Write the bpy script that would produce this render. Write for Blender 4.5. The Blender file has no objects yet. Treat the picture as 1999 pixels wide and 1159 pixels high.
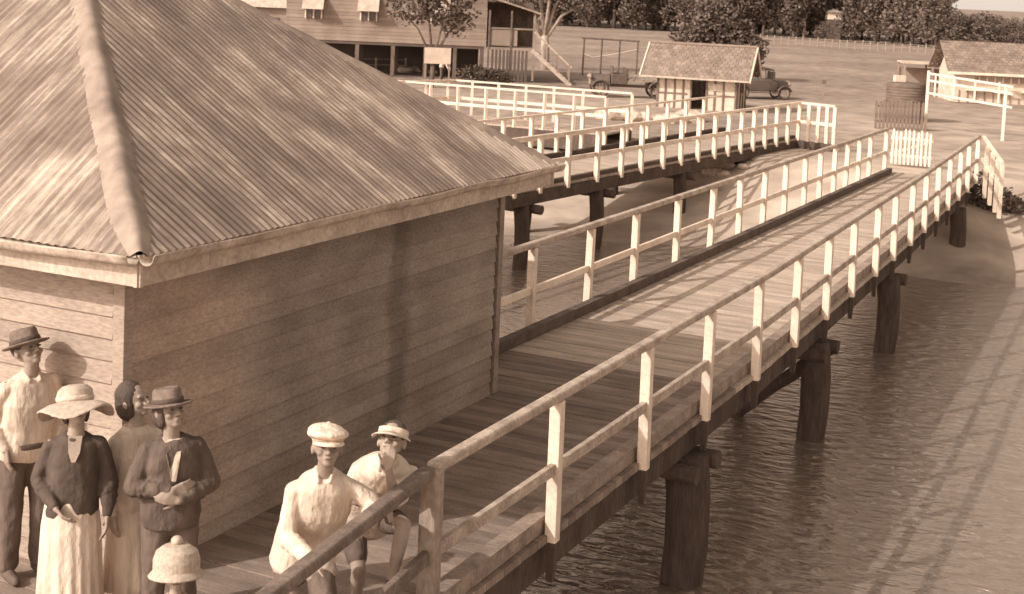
import bpy, bmesh, math, random
from mathutils import Vector, Matrix, noise
random.seed(7)
V=Vector
scene=bpy.context.scene; COL=scene.collection
# ---------------------------------------------------------------- camera frame
FPX=2800.0; CX=999.5; CY=221.0; H=4.2
YAW=math.radians(26); PIT=math.radians(5); ROL=math.radians(2.5)
MR=Matrix.Rotation(YAW,3,'Z')@Matrix.Rotation(math.pi/2-PIT,3,'X')@Matrix.Rotation(ROL,3,'Z')
CAM=V((0,0,H))
def ray(px,py): return MR@V(((px-CX)/FPX,-(py-CY)/FPX,-1))
def P(px,py,z=0.0):
    r=ray(px,py); t=(z-H)/r.z; return CAM+r*t
RV=V((math.cos(YAW),math.sin(YAW),0)); FV=V((-math.sin(YAW),math.cos(YAW),0))
def RF(p): return p.dot(RV),p.dot(FV)
def W(R,F,z=0.0): q=RV*R+FV*F; return V((q.x,q.y,z))
def PD(px,py,d):
    r=ray(px,py); t=d/r.dot(FV); return CAM+r*t
# ---------------------------------------------------------------- materials
def sep(v):
    k=min(1,max(0,v/0.5))
    return (min(1,v*(1.31-.12*k)),v*(.94+.025*k),v*(.77+.01*k),1)
MC={}
def mat(name,a,b,scale=4,stretch=(1,1,1),rough=.85,bump=.25,bscale=40,lo=.35,hi=.65,island=0.0,fine=.25,dist=.01,spec=.2,detail=6):
    if name in MC: return MC[name]
    a=a*.94+.045;b=b*.94+.045
    m=bpy.data.materials.new(name); m.use_nodes=True; nt=m.node_tree; N=nt.nodes; L=nt.links
    bs=N['Principled BSDF']; bs.inputs['Roughness'].default_value=rough
    bs.inputs['Specular IOR Level'].default_value=spec
    tc=N.new('ShaderNodeTexCoord'); mp=N.new('ShaderNodeMapping'); mp.inputs['Scale'].default_value=stretch
    L.new(tc.outputs['Object'],mp.inputs['Vector'])
    n1=N.new('ShaderNodeTexNoise'); n1.inputs['Scale'].default_value=scale; n1.inputs['Detail'].default_value=detail
    L.new(mp.outputs[0],n1.inputs['Vector'])
    cr=N.new('ShaderNodeValToRGB'); cr.color_ramp.elements[0].position=lo; cr.color_ramp.elements[1].position=hi
    cr.color_ramp.elements[0].color=sep(a); cr.color_ramp.elements[1].color=sep(b)
    L.new(n1.outputs['Fac'],cr.inputs['Fac'])
    n2=N.new('ShaderNodeTexNoise'); n2.inputs['Scale'].default_value=bscale; n2.inputs['Detail'].default_value=4
    L.new(mp.outputs[0],n2.inputs['Vector'])
    mr=N.new('ShaderNodeMapRange'); mr.inputs['From Min'].default_value=.25; mr.inputs['From Max'].default_value=.75
    mr.inputs['To Min'].default_value=1-fine; mr.inputs['To Max'].default_value=1+fine
    L.new(n2.outputs['Fac'],mr.inputs['Value'])
    mul=N.new('ShaderNodeVectorMath'); mul.operation='SCALE'
    L.new(cr.outputs['Color'],mul.inputs[0]); L.new(mr.outputs[0],mul.inputs['Scale'])
    out=mul.outputs[0]
    if island:
        g=N.new('ShaderNodeNewGeometry'); m2=N.new('ShaderNodeMapRange')
        m2.inputs['To Min'].default_value=1-island; m2.inputs['To Max'].default_value=1+island
        L.new(g.outputs['Random Per Island'],m2.inputs['Value'])
        s2=N.new('ShaderNodeVectorMath'); s2.operation='SCALE'
        L.new(out,s2.inputs[0]); L.new(m2.outputs[0],s2.inputs['Scale']); out=s2.outputs[0]
    L.new(out,bs.inputs['Base Color'])
    if bump:
        bp=N.new('ShaderNodeBump'); bp.inputs['Strength'].default_value=bump; bp.inputs['Distance'].default_value=dist
        L.new(n2.outputs['Fac'],bp.inputs['Height']); L.new(bp.outputs[0],bs.inputs['Normal'])
    MC[name]=m
    return m
white=mat('white_paint',.52,.74,3,(1,1,1),.6,.15,30,.3,.6,fine=.12)
railtop=mat('worn_rail',.26,.46,5,(1,1,1),.75,.3,40,.35,.65)
darkrail=mat('dark_rail_timber',.09,.17,5,(1,1,1),.8,.4,40)  # darker timber colour for the railing nearest the camera
postw=mat('weathered_post',.20,.32,5,(1,1,.5),.8,.5,30)
deckn=mat('deck_planks_shaded',.13,.25,2.2,(1,4,1),.9,.5,30,.3,.7,island=.22)  # darker copy of the deck colour, with the shed's shadow painted in
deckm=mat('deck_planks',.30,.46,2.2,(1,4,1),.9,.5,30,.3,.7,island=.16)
deckf=mat('deck_planks_far',.28,.42,2.2,(1,4,1),.9,.4,20,.3,.7,island=.15)
dark=mat('tarred_timber',.025,.06,3,(1,1,.4),.9,.6,25,spec=.1)
pilem=mat('pile_timber',.02,.055,4,(3,3,.4),.95,.8,20,dist=.03,spec=.1)
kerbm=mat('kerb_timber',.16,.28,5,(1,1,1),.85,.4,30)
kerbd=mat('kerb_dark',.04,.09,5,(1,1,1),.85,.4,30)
boardf=mat('weatherboard',.22,.34,1.4,(.6,.6,2.5),.85,.35,30,.3,.7,island=.12)
trim=mat('cream_trim',.32,.50,4,(1,1,1),.7,.3,30,.3,.65)
gutm=mat('gutter_metal',.28,.48,6,(1,1,1),.5,.2,30)
capm=mat('ridge_metal',.17,.32,2.2,(1,1,1),.8,.2,9,.3,.7,fine=.2,dist=.004)
hutwhite=mat('hut_plaster',.44,.60,3,fine=.1); hutdark=mat('hut_timber',.09,.14,3)
shing=mat('shingles',.15,.22,2,(1,1,1),.9,.3,25,island=.18,fine=.15)
housew=mat('house_board',.17,.25,1,(1,1,1),island=.12,fine=.15); housed=mat('house_dark',.05,.08,1)
bark=mat('pale_bark',.22,.5,2,(1,1,.6),.9,.5,12); bark2=mat('dark_bark',.06,.12,3,(1,1,.4),.9,.5,12)
leafd=mat('leaf_dark',.055,.10,.5,island=.35,bump=0,fine=.1); leafm=mat('leaf_mid',.08,.14,.5,island=.35,bump=0,fine=.1)
rockm=mat('pale_rock',.35,.55,3,bump=.6,bscale=10,dist=.04)
carm=mat('vehicle_paint',.05,.08,3,rough=.4,bump=0,spec=.4); carlight=mat('vehicle_pale',.20,.30,3,rough=.5,bump=0)
tyre=mat('tyre_rubber',.035,.05,5); glassm=mat('dark_glass',.04,.05,5,rough=.15,bump=0,spec=.6)
tankm=mat('tank_iron',.06,.12,2,(1,1,3))
skin=mat('skin',.25,.33,6,rough=.6,bump=.1,fine=.08); skind=mat('skin_tanned',.19,.26,6,rough=.6,bump=.1,fine=.08)
hairm=mat('dark_hair',.02,.045,10,(1,1,.3),.7,.8,80)
clothw=mat('white_cotton',.48,.66,3,(1,1,.4),.9,.9,12,fine=.08,dist=.035,detail=3)
clothd=mat('dark_wool',.03,.055,8,(1,1,.5),.95,.7,12,fine=.15,dist=.03)
jackm=mat('dark_jacket',.04,.075,8,(1,1,.5),.95,.9,11,fine=.25,dist=.035)
clothb=mat('brown_trousers',.07,.11,6,(1,1,.4),.95,.8,11,fine=.15,dist=.03)
felt=mat('brown_felt',.09,.15,8,rough=.95,bump=.2); straw=mat('pale_straw',.34,.48,30,rough=.9,bump=.3,bscale=90,fine=.12)
lipm=mat('lip',.10,.14,8,bump=0); eyem=mat('eye_dark',.03,.04,8,bump=0,rough=.3); leather=mat('leather',.05,.08,8)
signm=mat('sign_board',.42,.55,2,fine=.1)
def roofmat(name,stretch):
    m=bpy.data.materials.new(name); m.use_nodes=True; nt=m.node_tree;N=nt.nodes;L=nt.links;bs=N['Principled BSDF']
    bs.inputs['Roughness'].default_value=.85; bs.inputs['Specular IOR Level'].default_value=.12
    tc=N.new('ShaderNodeTexCoord');mp=N.new('ShaderNodeMapping');mp.inputs['Scale'].default_value=stretch
    L.new(tc.outputs['Object'],mp.inputs['Vector'])
    a=N.new('ShaderNodeTexNoise');a.inputs['Scale'].default_value=1.0;a.inputs['Detail'].default_value=10;a.inputs['Roughness'].default_value=.84
    L.new(mp.outputs[0],a.inputs['Vector'])
    b=N.new('ShaderNodeTexNoise');b.inputs['Scale'].default_value=.8;b.inputs['Detail'].default_value=6;b.inputs['Roughness'].default_value=.65
    L.new(tc.outputs['Object'],b.inputs['Vector'])
    ad=N.new('ShaderNodeMath');ad.operation='MULTIPLY_ADD';ad.inputs[1].default_value=.9
    L.new(b.outputs['Fac'],ad.inputs[0]);L.new(a.outputs['Fac'],ad.inputs[2])
    cr=N.new('ShaderNodeValToRGB');e=cr.color_ramp.elements
    cr2=N.new('ShaderNodeMath');cr2.operation='MULTIPLY';cr2.inputs[1].default_value=.526;L.new(ad.outputs[0],cr2.inputs[0])
    e[0].position=.42;e[0].color=sep(.14);e[1].position=.61;e[1].color=sep(.52)
    x=e.new(.505);x.color=sep(.225)
    L.new(cr2.outputs[0],cr.inputs['Fac']);L.new(cr.outputs[0],bs.inputs['Base Color'])
    return m
roofR=roofmat('roof_iron_side',(.8,10,.8)); roofF=roofmat('roof_iron_front',(10,.8,.8))
# ---------------------------------------------------------------- object helpers
wpos={}
def props(o,label=None,cat=None,group=None,kind=None):
    if label:o['label']=label
    if cat:o['category']=cat
    if group:o['group']=group
    if kind:o['kind']=kind
    return o
def root(name,label,cat,loc,group=None,rz=0,s=1,world=False):
    o=bpy.data.objects.new(name,None);COL.objects.link(o);o.location=loc;o.rotation_euler=(0,0,rz);o.scale=(s,s,s)
    o.empty_display_size=.2
    if world: wpos[o]=V(loc)
    return props(o,label,cat,group)
def mk(name,bm,m,parent=None,smooth=False,origin=None):
    me=bpy.data.meshes.new(name)
    off=None
    if parent is None:
        if origin is None:
            xs=[v.co for v in bm.verts]; c=sum(xs,V())/max(1,len(xs)); origin=V((c.x,c.y,min(v.z for v in xs)))
        off=V(origin)
    elif parent in wpos:
        if origin is None: origin=wpos[parent]
        off=V(origin)
    if off is not None: bmesh.ops.translate(bm,verts=bm.verts,vec=-off)
    bmesh.ops.recalc_face_normals(bm,faces=bm.faces)
    bm.to_mesh(me);bm.free()
    if smooth:
        for p in me.polygons:p.use_smooth=True
    if m: me.materials.append(m)
    o=bpy.data.objects.new(name,me);COL.objects.link(o)
    if parent:
        o.parent=parent
        if parent in wpos: o.location=off-wpos[parent]; wpos[o]=off
    else: o.location=off; wpos[o]=off
    return o
def B(): return bmesh.new()
def box(bm,c,d,rz=0,M=None):
    T=Matrix.Translation(V(c))@Matrix.Rotation(rz,4,'Z')@Matrix.Diagonal((d[0],d[1],d[2],1))
    if M: T=M@T
    bmesh.ops.create_cube(bm,size=1,matrix=T)
def beam(bm,a,b,w,h,up=V((0,0,1)),k=1.0):
    a=V(a);b=V(b);d=b-a;L=d.length
    if L<1e-6:return
    d.normalize()
    if abs(d.dot(up))>.99: up=V((0,1,0))
    s=d.cross(up).normalized();u=s.cross(d)
    vs=[]
    for p,q in((a,k),(b,1)):
        for i,j in((-1,-1),(1,-1),(1,1),(-1,1)): vs.append(bm.verts.new(p+s*i*w/2*q+u*j*h/2*q))
    for f in((0,1,2,3),(7,6,5,4),(0,4,5,1),(1,5,6,2),(2,6,7,3),(3,7,4,0)): bm.faces.new([vs[k] for k in f])
def rings(bm,rs,cap=True):
    prev=None;first=None
    for r in rs:
        vs=[bm.verts.new(p) for p in r]
        if prev:
            n=len(vs)
            for i in range(n): bm.faces.new((prev[i],prev[(i+1)%n],vs[(i+1)%n],vs[i]))
        else: first=vs
        prev=vs
    if cap: bm.faces.new(first[::-1]);bm.faces.new(prev)
def frame(d):
    d=d.normalized();u=V((0,0,1)) if abs(d.z)<.9 else V((1,0,0))
    s=d.cross(u).normalized();return s,s.cross(d)
def tube(bm,pts,rad,n=10):
    pts=[V(p) for p in pts]
    if not hasattr(rad,'__len__'): rad=[rad]*len(pts)
    rs=[];s0=None
    for i,p in enumerate(pts):
        d=(pts[min(i+1,len(pts)-1)]-pts[max(i-1,0)]).normalized()
        if s0 is None: s,u=frame(d)
        else: s=(s0-d*s0.dot(d)).normalized();u=s.cross(d)
        s0=s
        rs.append([p+(s*math.cos(2*math.pi*k/n)+u*math.sin(2*math.pi*k/n))*rad[i] for k in range(n)])
    rings(bm,rs)
def caps(bm,a,b,ra,rb,n=12):
    a=V(a);b=V(b);d=(b-a)
    if d.length<1e-5:d=V((0,0,1e-4))
    dn=d.normalized();pp=[];rr=[]
    for ph in(80,50,22,0): t=math.radians(ph);pp.append(a-dn*ra*math.sin(t));rr.append(ra*math.cos(t))
    for ph in(0,22,50,80): t=math.radians(ph);pp.append(b+dn*rb*math.sin(t));rr.append(rb*math.cos(t))
    tube(bm,pp,rr,n)
def ell(bm,c,r,M=None,seg=14):
    T=Matrix.Translation(V(c))@Matrix.Diagonal((r[0],r[1],r[2],1))
    if M:T=M@T
    bmesh.ops.create_uvsphere(bm,u_segments=seg,v_segments=seg-4,radius=1,matrix=T)
def lathe(bm,prof,M=None,n=32,sx=1,sy=1):
    rs=[]
    for r,z in prof: rs.append([ (M@V((r*sx*math.cos(2*math.pi*k/n),r*sy*math.sin(2*math.pi*k/n),z))) if M else V((r*sx*math.cos(2*math.pi*k/n),r*sy*math.sin(2*math.pi*k/n),z)) for k in range(n)])
    rings(bm,rs)
def bev(o,w=.008,seg=2):
    b=o.modifiers.new('b','BEVEL');b.width=w;b.segments=seg;b.limit_method='ANGLE';return o
def lerp(a,b,t): return a+(b-a)*t
def interp(tab,x):
    if x<=tab[0][0]: return tab[0][1]
    for (a,b),(c,d) in zip(tab,tab[1:]):
        if x<=c: return b+(d-b)*(x-a)/(c-a)
    return tab[-1][1]
# ---------------------------------------------------------------- ground and water
WZ=-1.7
def gz(R,F):
    Fs=interp([(-80,38),(-5,35),(1,33.5),(4,33),(7,32),(9,31),(11,30.3),(16,30),(60,27)],R)
    Fs+=.35*math.sin(R*.6)+.2*math.sin(R*1.7)
    s=F-Fs
    if s<0: return max(-5,WZ+s*.13),s
    L=interp([(0,14),(5,12),(9,6.5),(60,8)],R);t=min(1,s/L);t=t*t*(3-2*t)*.6+t*.4
    z=WZ+1.42*t
    z+=.22*math.exp(-((R-10.8)**2+(F-37.5)**2)/10)
    z+=.05*noise.noise(V((R*.25,F*.25,0)))+.02*noise.noise(V((R*1.1,F*1.1,3)))
    return z,s
def PG(px,py):   # point of the terrain seen at a pixel
    z=-.8
    for i in range(30): z=z*.5+.5*gz(*RF(P(px,py,z)))[0]
    return P(px,py,z)
Rs=[-3000,-800,-300,-150,-90,-60]+[x*.8-45 for x in range(0,113)]+[60,90,150,300,800,3000]
Fsn=[-80,-40,-10,10,20]+[24+.5*i for i in range(90)]
while Fsn[-1]<4000: Fsn.append(Fsn[-1]*1.035+.4)
bm=B();zl=bm.verts.layers.float.new('zone');grid=[]
for F in Fsn:
    row=[]
    for R in Rs:
        z,s=gz(R,F);v=bm.verts.new(W(R,F,z))
        sand=1-min(1,max(0,(s-9)/9))
        d2=((F-52)/9)**2
        if R>8: sand=max(sand,math.exp(-d2)*min(1,(R-8)/5)*.8)
        sand=max(sand,.55*math.exp(-((F-58-.1*R)/5)**2))
        if s<2.2: sand*=.25+.34*max(0,s)      # wet margin
        v[zl]=sand;row.append(v)
    grid.append(row)
for a,b in zip(grid,grid[1:]):
    for i in range(len(a)-1): bm.faces.new((a[i],a[i+1],b[i+1],b[i]))
gm=mat('ground',.16,.27,.12,(1,1,1),.95,.5,1.6,.3,.7,fine=.35,dist=.08)
nt=gm.node_tree;N=nt.nodes;L=nt.links;bs=N['Principled BSDF'];src=bs.inputs['Base Color'].links[0].from_socket
at=N.new('ShaderNodeAttribute');at.attribute_name='zone'
mx=N.new('ShaderNodeMix');mx.data_type='RGBA'
n3=N.new('ShaderNodeTexNoise');n3.inputs['Scale'].default_value=.8;n3.inputs['Detail'].default_value=8
cr=N.new('ShaderNodeValToRGB');cr.color_ramp.elements[0].color=sep(.29);cr.color_ramp.elements[1].color=sep(.50);cr.color_ramp.elements[0].position=.3;cr.color_ramp.elements[1].position=.65
tc=N.new('ShaderNodeTexCoord');L.new(tc.outputs['Object'],n3.inputs['Vector']);L.new(n3.outputs['Fac'],cr.inputs['Fac'])
L.new(at.outputs['Fac'],mx.inputs['Factor']);L.new(src,mx.inputs['A']);L.new(cr.outputs[0],mx.inputs['B']);L.new(mx.outputs['Result'],bs.inputs['Base Color'])
props(mk('ground',bm,gm,smooth=True,origin=(0,0,0)),'sandy shore and grassy paddock behind the jetties','ground',kind='structure')
bm=B()
vs=[bm.verts.new(W(a,b,WZ)) for a,b in((-400,-300),(400,-300),(400,60),(-400,60))];bm.faces.new(vs)
wm=bpy.data.materials.new('water');wm.use_nodes=True;nt=wm.node_tree;N=nt.nodes;L=nt.links;bs=N['Principled BSDF']
bs.inputs['Base Color'].default_value=sep(.36);bs.inputs['Metallic'].default_value=.62;bs.inputs['Roughness'].default_value=.24;bs.inputs['IOR'].default_value=1.4
tc=N.new('ShaderNodeTexCoord');mp=N.new('ShaderNodeMapping');mp.inputs['Rotation'].default_value=(0,0,-YAW-.12);mp.inputs['Scale'].default_value=(.8,1.7,1)
L.new(tc.outputs['Object'],mp.inputs['Vector'])
a=N.new('ShaderNodeTexNoise');a.inputs['Scale'].default_value=4.2;a.inputs['Detail'].default_value=4;a.inputs['Distortion'].default_value=.5
b=N.new('ShaderNodeTexNoise');b.inputs['Scale'].default_value=1.3;b.inputs['Detail'].default_value=2
L.new(mp.outputs[0],a.inputs['Vector']);L.new(mp.outputs[0],b.inputs['Vector'])
ad=N.new('ShaderNodeMath');ad.operation='MULTIPLY_ADD';ad.inputs[1].default_value=.6
L.new(b.outputs['Fac'],ad.inputs[0]);L.new(a.outputs['Fac'],ad.inputs[2])
bp=N.new('ShaderNodeBump');bp.inputs['Strength'].default_value=1;bp.inputs['Distance'].default_value=.10
L.new(ad.outputs[0],bp.inputs['Height']);L.new(bp.outputs[0],bs.inputs['Normal'])
props(mk('water',bm,wm,origin=(0,0,WZ)),'rippled river water beside and under the jetties','water',kind='structure')
# ---------------------------------------------------------------- jetty rails
def arclen(pts):
    l=[0]
    for a,b in zip(pts,pts[1:]): l.append(l[-1]+(b-a).length)
    return l
def at_x(pts,px):   # point of the polyline seen at column px
    best=None
    for a,b in zip(pts,pts[1:]):
        for k in range(201):
            q=a.lerp(b,k/200);c=MR.transposed()@(q-CAM);x=CX+FPX*c.x/-c.z
            if best is None or abs(x-px)<best[0]: best=(abs(x-px),q)
    return best[1]
def along(pts,s):
    l=arclen(pts)
    for i in range(len(pts)-1):
        if s<=l[i+1]+1e-6: return pts[i].lerp(pts[i+1],(s-l[i])/(l[i+1]-l[i]))
    return pts[-1].copy()
def railing(label,top,posts,h=1.1,pw=.095,rw=.10,rh=.075,mt=railtop,mp=white,low=-.06,mid=.52,midm=None,group=None,near=False,foot=0):
    base=top[0]-V((0,0,h));r=root('railing',label,'railing',base,group,world=True)
    bm=B()
    for a,b in zip(top,top[1:]): beam(bm,a,b,rw,rh)
    o=mk('handrail',bm,mt,r)
    if near:bev(o,.022,3)
    bm=B()
    for a,b in zip(top,top[1:]): beam(bm,a-V((0,0,h*mid)),b-V((0,0,h*mid)),.05,.09)
    o=mk('mid_rail',bm,midm or mt,r)
    if near:bev(o,.008,2)
    up=(top[-1]-top[0]).normalized()
    for q in posts:
        bm=B()
        lx=random.uniform(-.012,.012)
        beam(bm,q+V((0,0,-h+low)),q+V((lx,lx,-rh/2-.004)),pw,pw,up=up)
        o=mk('post',bm,mp,r,origin=V((q.x,q.y,q.z-h+low)))
        if near:bev(o,.008,2)
        if foot:
            bm=B();beam(bm,q+V((0,0,-h+low-foot)),q+V((0,0,-h+low-.003)),pw*.98,pw*.98,up=up,k=.55);mk('post_foot',bm,dark,o)
    return r
RT=1.1
R1=[P(845,913,RT),P(1500,535,RT),P(1790,350,RT),P(1912,266,RT)]
L1=[P(985,495,RT),P(1732,252,RT)]
ext=(L1[1]-L1[0]).normalized(); L1=[L1[0]-ext*1.0,L1[1]]
rposts=[at_x(R1,x) for x in(1090,1268,1388,1487,1562,1622,1672,1717,1753,1785,1812,1836,1858,1878,1895)]+[R1[-1]]
railing('white railing along the water side of the long near jetty',R1,rposts,near=True,foot=.32)
railing('white railing on the shed side of the long near jetty, ending at the picket gate',L1,[at_x(L1,x) for x in(1043,1153,1244,1324,1391,1447,1495,1537,1574,1605,1632,1656,1680,1702)]+[L1[-1]],near=True,midm=white)
R0=[P(845,913,RT),P(530,1159,RT)]
d0=(R0[1]-R0[0]).normalized(); R0.append(R0[1]+d0*3.0)
r=railing('dark timber railing that the two men lean on, nearest the camera',[R0[0]+d0*.067,R0[2]],[R0[0]+d0*s for s in(1.85,3.6)],mt=darkrail,mp=darkrail,midm=darkrail,near=True)
bm=B();q=R0[0];beam(bm,V((q.x,q.y,-.35)),V((q.x,q.y,RT+.0)),.125,.125,up=V((0,1,0)))
bev(mk('post',bm,postw,r,origin=V((q.x,q.y,-.35))),.02,2)
# ---------------------------------------------------------------- near jetty
def Rx(y):
    t=[(p.y,p.x) for p in R1]; e=R0[2]
    t=[(e.y,e.x)]+t; return interp(t,y)
def Lx(y): return interp([(p.y,p.x) for p in L1],y)
J=root('jetty','long timber jetty of cross planks running from the shed to the picket gate','jetty',V((-6,9,0)),world=True)
YE=R1[-1].y
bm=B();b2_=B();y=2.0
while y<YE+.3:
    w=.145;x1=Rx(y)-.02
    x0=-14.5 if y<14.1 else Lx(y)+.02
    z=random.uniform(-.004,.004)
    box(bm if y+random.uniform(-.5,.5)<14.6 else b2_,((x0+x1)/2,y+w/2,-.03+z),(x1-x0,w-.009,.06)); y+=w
mk('landing_deck',bm,deckn,J);mk('deck',b2_,deckm,J)  # boards by the shed take the shaded colour, the rest the lighter one
def kerb(f,off,y0,y1,z,w,h,name,m,J=J):
    bm=B();n=int((y1-y0)/3)+1
    for i in range(n):
        a=y0+(y1-y0)*i/n;b=y0+(y1-y0)*(i+1)/n-.004
        beam(bm,V((f(a)+off,a,z)),V((f(b)+off,b,z)),w,h)
    return mk(name,bm,m,J)
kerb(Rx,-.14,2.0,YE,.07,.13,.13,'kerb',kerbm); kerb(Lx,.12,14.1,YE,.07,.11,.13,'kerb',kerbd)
kerb(Rx,-.2,2.0,YE-.5,-.22,.2,.30,'girder',dark); kerb(Lx,.2,14.1,YE-.5,-.22,.2,.30,'girder',dark)
kerb(lambda y:(Rx(y)+Lx(max(y,14)))/2,0,2,YE-.5,-.22,.2,.30,'girder',dark)
def pile(Jr,x,y,ztop,r):
    bm=B();zb=-3.2
    tube(bm,[(x+.05*math.sin(k),y,ztop+(zb-ztop)*k/6) for k in range(7)],[r*(1-.02*k+.03*random.random()) for k in range(7)],14)
    return mk('pile',bm,pilem,Jr,smooth=True,origin=V((x,y,zb)))
def log(Jr,a,b,r,m=dark,name='headstock'):
    bm=B();a=V(a);b=V(b);n=8;tube(bm,[a.lerp(b,k/n)+V((0,0,.015*math.sin(k*2.3))) for k in range(n+1)],[r*(1+.07*random.uniform(-1,1)) for k in range(n+1)],11);return mk(name,bm,m,Jr,smooth=False)
for i,(px,rad) in enumerate(((1372,.225),(1614,.20),(1752,.19),(1882,.18))):
    q=at_x(R1,px+8);xr=q.x-.12;y=q.y
    pile(J,xr,y,-.38,rad);pile(J,Lx(max(y,14))+.3,y,-.38,rad)
    if i<3:log(J,(xr+.26,y+.26,-.48),(Lx(max(y,14))-.4,y+.26,-.48),.10)
    if i in(0,1):log(J,(xr+.22,y-.27,-.50),(Lx(max(y,14))-.4,y-.27,-.50),.09)
    if i==1: log(J,(xr+.1,y+.45,-.55),(xr-1.9,y+.45,-2.3),.09,name='brace')
pile(J,Rx(4)-.12,4,-.38,.2)
# ---------------------------------------------------------------- middle and back jetties
def deckbetween(Jr,A,Bl,m=deckf,z=0,w=.2):
    bm=B();L_=(A[1]-A[0]).length;n=int(L_/w)
    for i in range(n):
        t=(i+.5)/n;a=A[0].lerp(A[1],t);b=Bl[0].lerp(Bl[1],t);a=V((a.x,a.y,z-.03));b=V((b.x,b.y,z-.03))
        beam(bm,a,b,L_/n-.012,.06)
    return mk('deck',bm,m,Jr)
C2=[P(1115,258,RT),P(1562,200,RT)];dc=(C2[1]-C2[0]).normalized();nc=V((-dc.y,dc.x,0))
C2=[C2[0]-dc*16,C2[1]];B2=[C2[0]+nc*2.6,C2[1]+nc*2.6]
L2=(C2[1]-C2[0]).length
J2=root('jetty','middle timber jetty on piles over the sand, behind the near jetty','jetty',V((C2[0].x,C2[0].y,0)),world=True)
deckbetween(J2,[C2[0]+nc*.05,C2[1]+nc*.05],[B2[0]-nc*.05,B2[1]-nc*.05])
railing('white railing on the near side of the middle jetty',C2+[P(1632,207,RT)],[at_x(C2,x) for x in(1003,1060,1115,1167,1215,1258,1296,1331,1366,1397,1425,1450,1475,1499,1521,1542)]+[C2[1]]+[C2[1].lerp(P(1632,207,RT),t) for t in(.28,.55,.8,1)],pw=.10,rw=.09,rh=.065,low=-.12,mt=white)
railing('white railing on the far side of the middle jetty',B2,[B2[0]+dc*s for s in[1.3*i+.5 for i in range(int(L2/1.3))]],pw=.09,rw=.08,rh=.055,low=-.12,mt=white)
for off in(.1,2.5):
    bm=B();beam(bm,V((C2[0].x,C2[0].y,-.20))+nc*off,V((C2[1].x,C2[1].y,-.20))+nc*off,.22,.26);mk('girder',bm,dark,J2)
bm=B();a=V((C2[0].x,C2[0].y,.05))+nc*.14;beam(bm,a,a+dc*L2,.12,.09);mk('kerb',bm,dark,J2)
bm=B();a=V((C2[0].x,C2[0].y,.06))+nc*2.45;beam(bm,a,a+dc*L2,.14,.14);mk('kerb',bm,dark,J2)
for px in(1035,1183,1345,1462):
    q=at_x(C2,px)
    pile(J2,q.x+nc.x*.15,q.y+nc.y*.15,-.34,.17);q2=q+nc*2.4+dc*.6;pile(J2,q2.x,q2.y,-.34,.15)
    a=V((q.x,q.y,-.44))-nc*.2+dc*.25;log(J2,a,a+nc*3.1,.10)
bm=B();c=C2[1];beam(bm,V((c.x,c.y,-.35)),V((P(1632,207,RT).x,P(1632,207,RT).y,-.35)),.2,.6);mk('abutment_wall',bm,dark,J2)
A1=[P(735,160,RT),P(890,156,RT),P(1235,182,RT)]
J3=root('jetty','low dark back jetty nearest the house','jetty',V((A1[1].x,A1[1].y,0)),world=True)
dA=(A1[2]-A1[1]).normalized();nA=V((-dA.y,dA.x,0))
if nA.dot(FV)>0:nA=-nA
o1=[V((p.x,p.y,0)) for p in(A1[1],A1[2])];deckbetween(J3,o1,[p+nA*2.2 for p in o1],deckf,0,.3)
for off in(0,2.2):
    bm=B();a=V((A1[1].x,A1[1].y,-.3))+nA*off;beam(bm,a,a+dA*(A1[2]-A1[1]).length,.2,.5);mk('girder',bm,dark,J3)
railing('white railing around the far side of the back jetty below the house',A1,[along(A1,s*.98+.2) for s in range(int(arclen(A1)[-1]/.98))]+[A1[-1]],pw=.085,rw=.08,rh=.055,mt=white)
A3=[P(775,186,RT),A1[1]+nA*2.2-dA*1.5,A1[2]+nA*2.2]
railing('white railing along the near side of the back jetty below the house',A3,[along(A3,s*.98+.2) for s in range(int(arclen(A3)[-1]/.98))]+[A3[-1]],pw=.085,rw=.08,rh=.055,mt=white)
# ---------------------------------------------------------------- shed
X1=-6.48;X0=-12.75;Y0=7.46;Y1=13.1;OV=.45
S=root('jetty_shed','weatherboard jetty shed with a hipped corrugated iron roof','shed',V((X1,Y0,0)),world=True)
def wallboards(a,b,nrm,z0,z1,ex=.14):
    bm=B();z=z0;a=V(a);b=V(b);n=V(nrm)
    while z<z1-.001:
        t=min(z+ex,z1)
        w1=.028+random.uniform(-.003,.004);w2=.006;K=6
        pv=None
        for k in range(K+1):
            p=a.lerp(b,k/K);j=.004*noise.noise(V((k*1.3,z*7,1)))
            r_=[bm.verts.new(V((p.x,p.y,z+j))-n*.01),bm.verts.new(V((p.x,p.y,z+j))+n*(w1+j)),bm.verts.new(V((p.x,p.y,t+.0))+n*w2),bm.verts.new(V((p.x,p.y,t))-n*.01)]
            if pv:
                for i in range(4):bm.faces.new((pv[i],pv[(i+1)%4],r_[(i+1)%4],r_[i]))
            else: bm.faces.new(r_[::-1])
            pv=r_
        bm.faces.new(pv)
        z=t
    return bm
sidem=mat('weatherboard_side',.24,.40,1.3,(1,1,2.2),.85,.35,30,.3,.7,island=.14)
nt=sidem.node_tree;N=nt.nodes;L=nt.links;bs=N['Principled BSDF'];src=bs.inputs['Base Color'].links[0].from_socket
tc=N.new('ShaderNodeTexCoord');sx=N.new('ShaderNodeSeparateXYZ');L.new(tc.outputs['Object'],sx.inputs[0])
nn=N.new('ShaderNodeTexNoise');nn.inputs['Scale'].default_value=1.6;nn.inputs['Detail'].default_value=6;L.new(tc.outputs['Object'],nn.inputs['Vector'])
yy=N.new('ShaderNodeMath');yy.operation='MULTIPLY_ADD';yy.inputs[1].default_value=.55;L.new(nn.outputs['Fac'],yy.inputs[0]);L.new(sx.outputs['Y'],yy.inputs[2])
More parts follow.
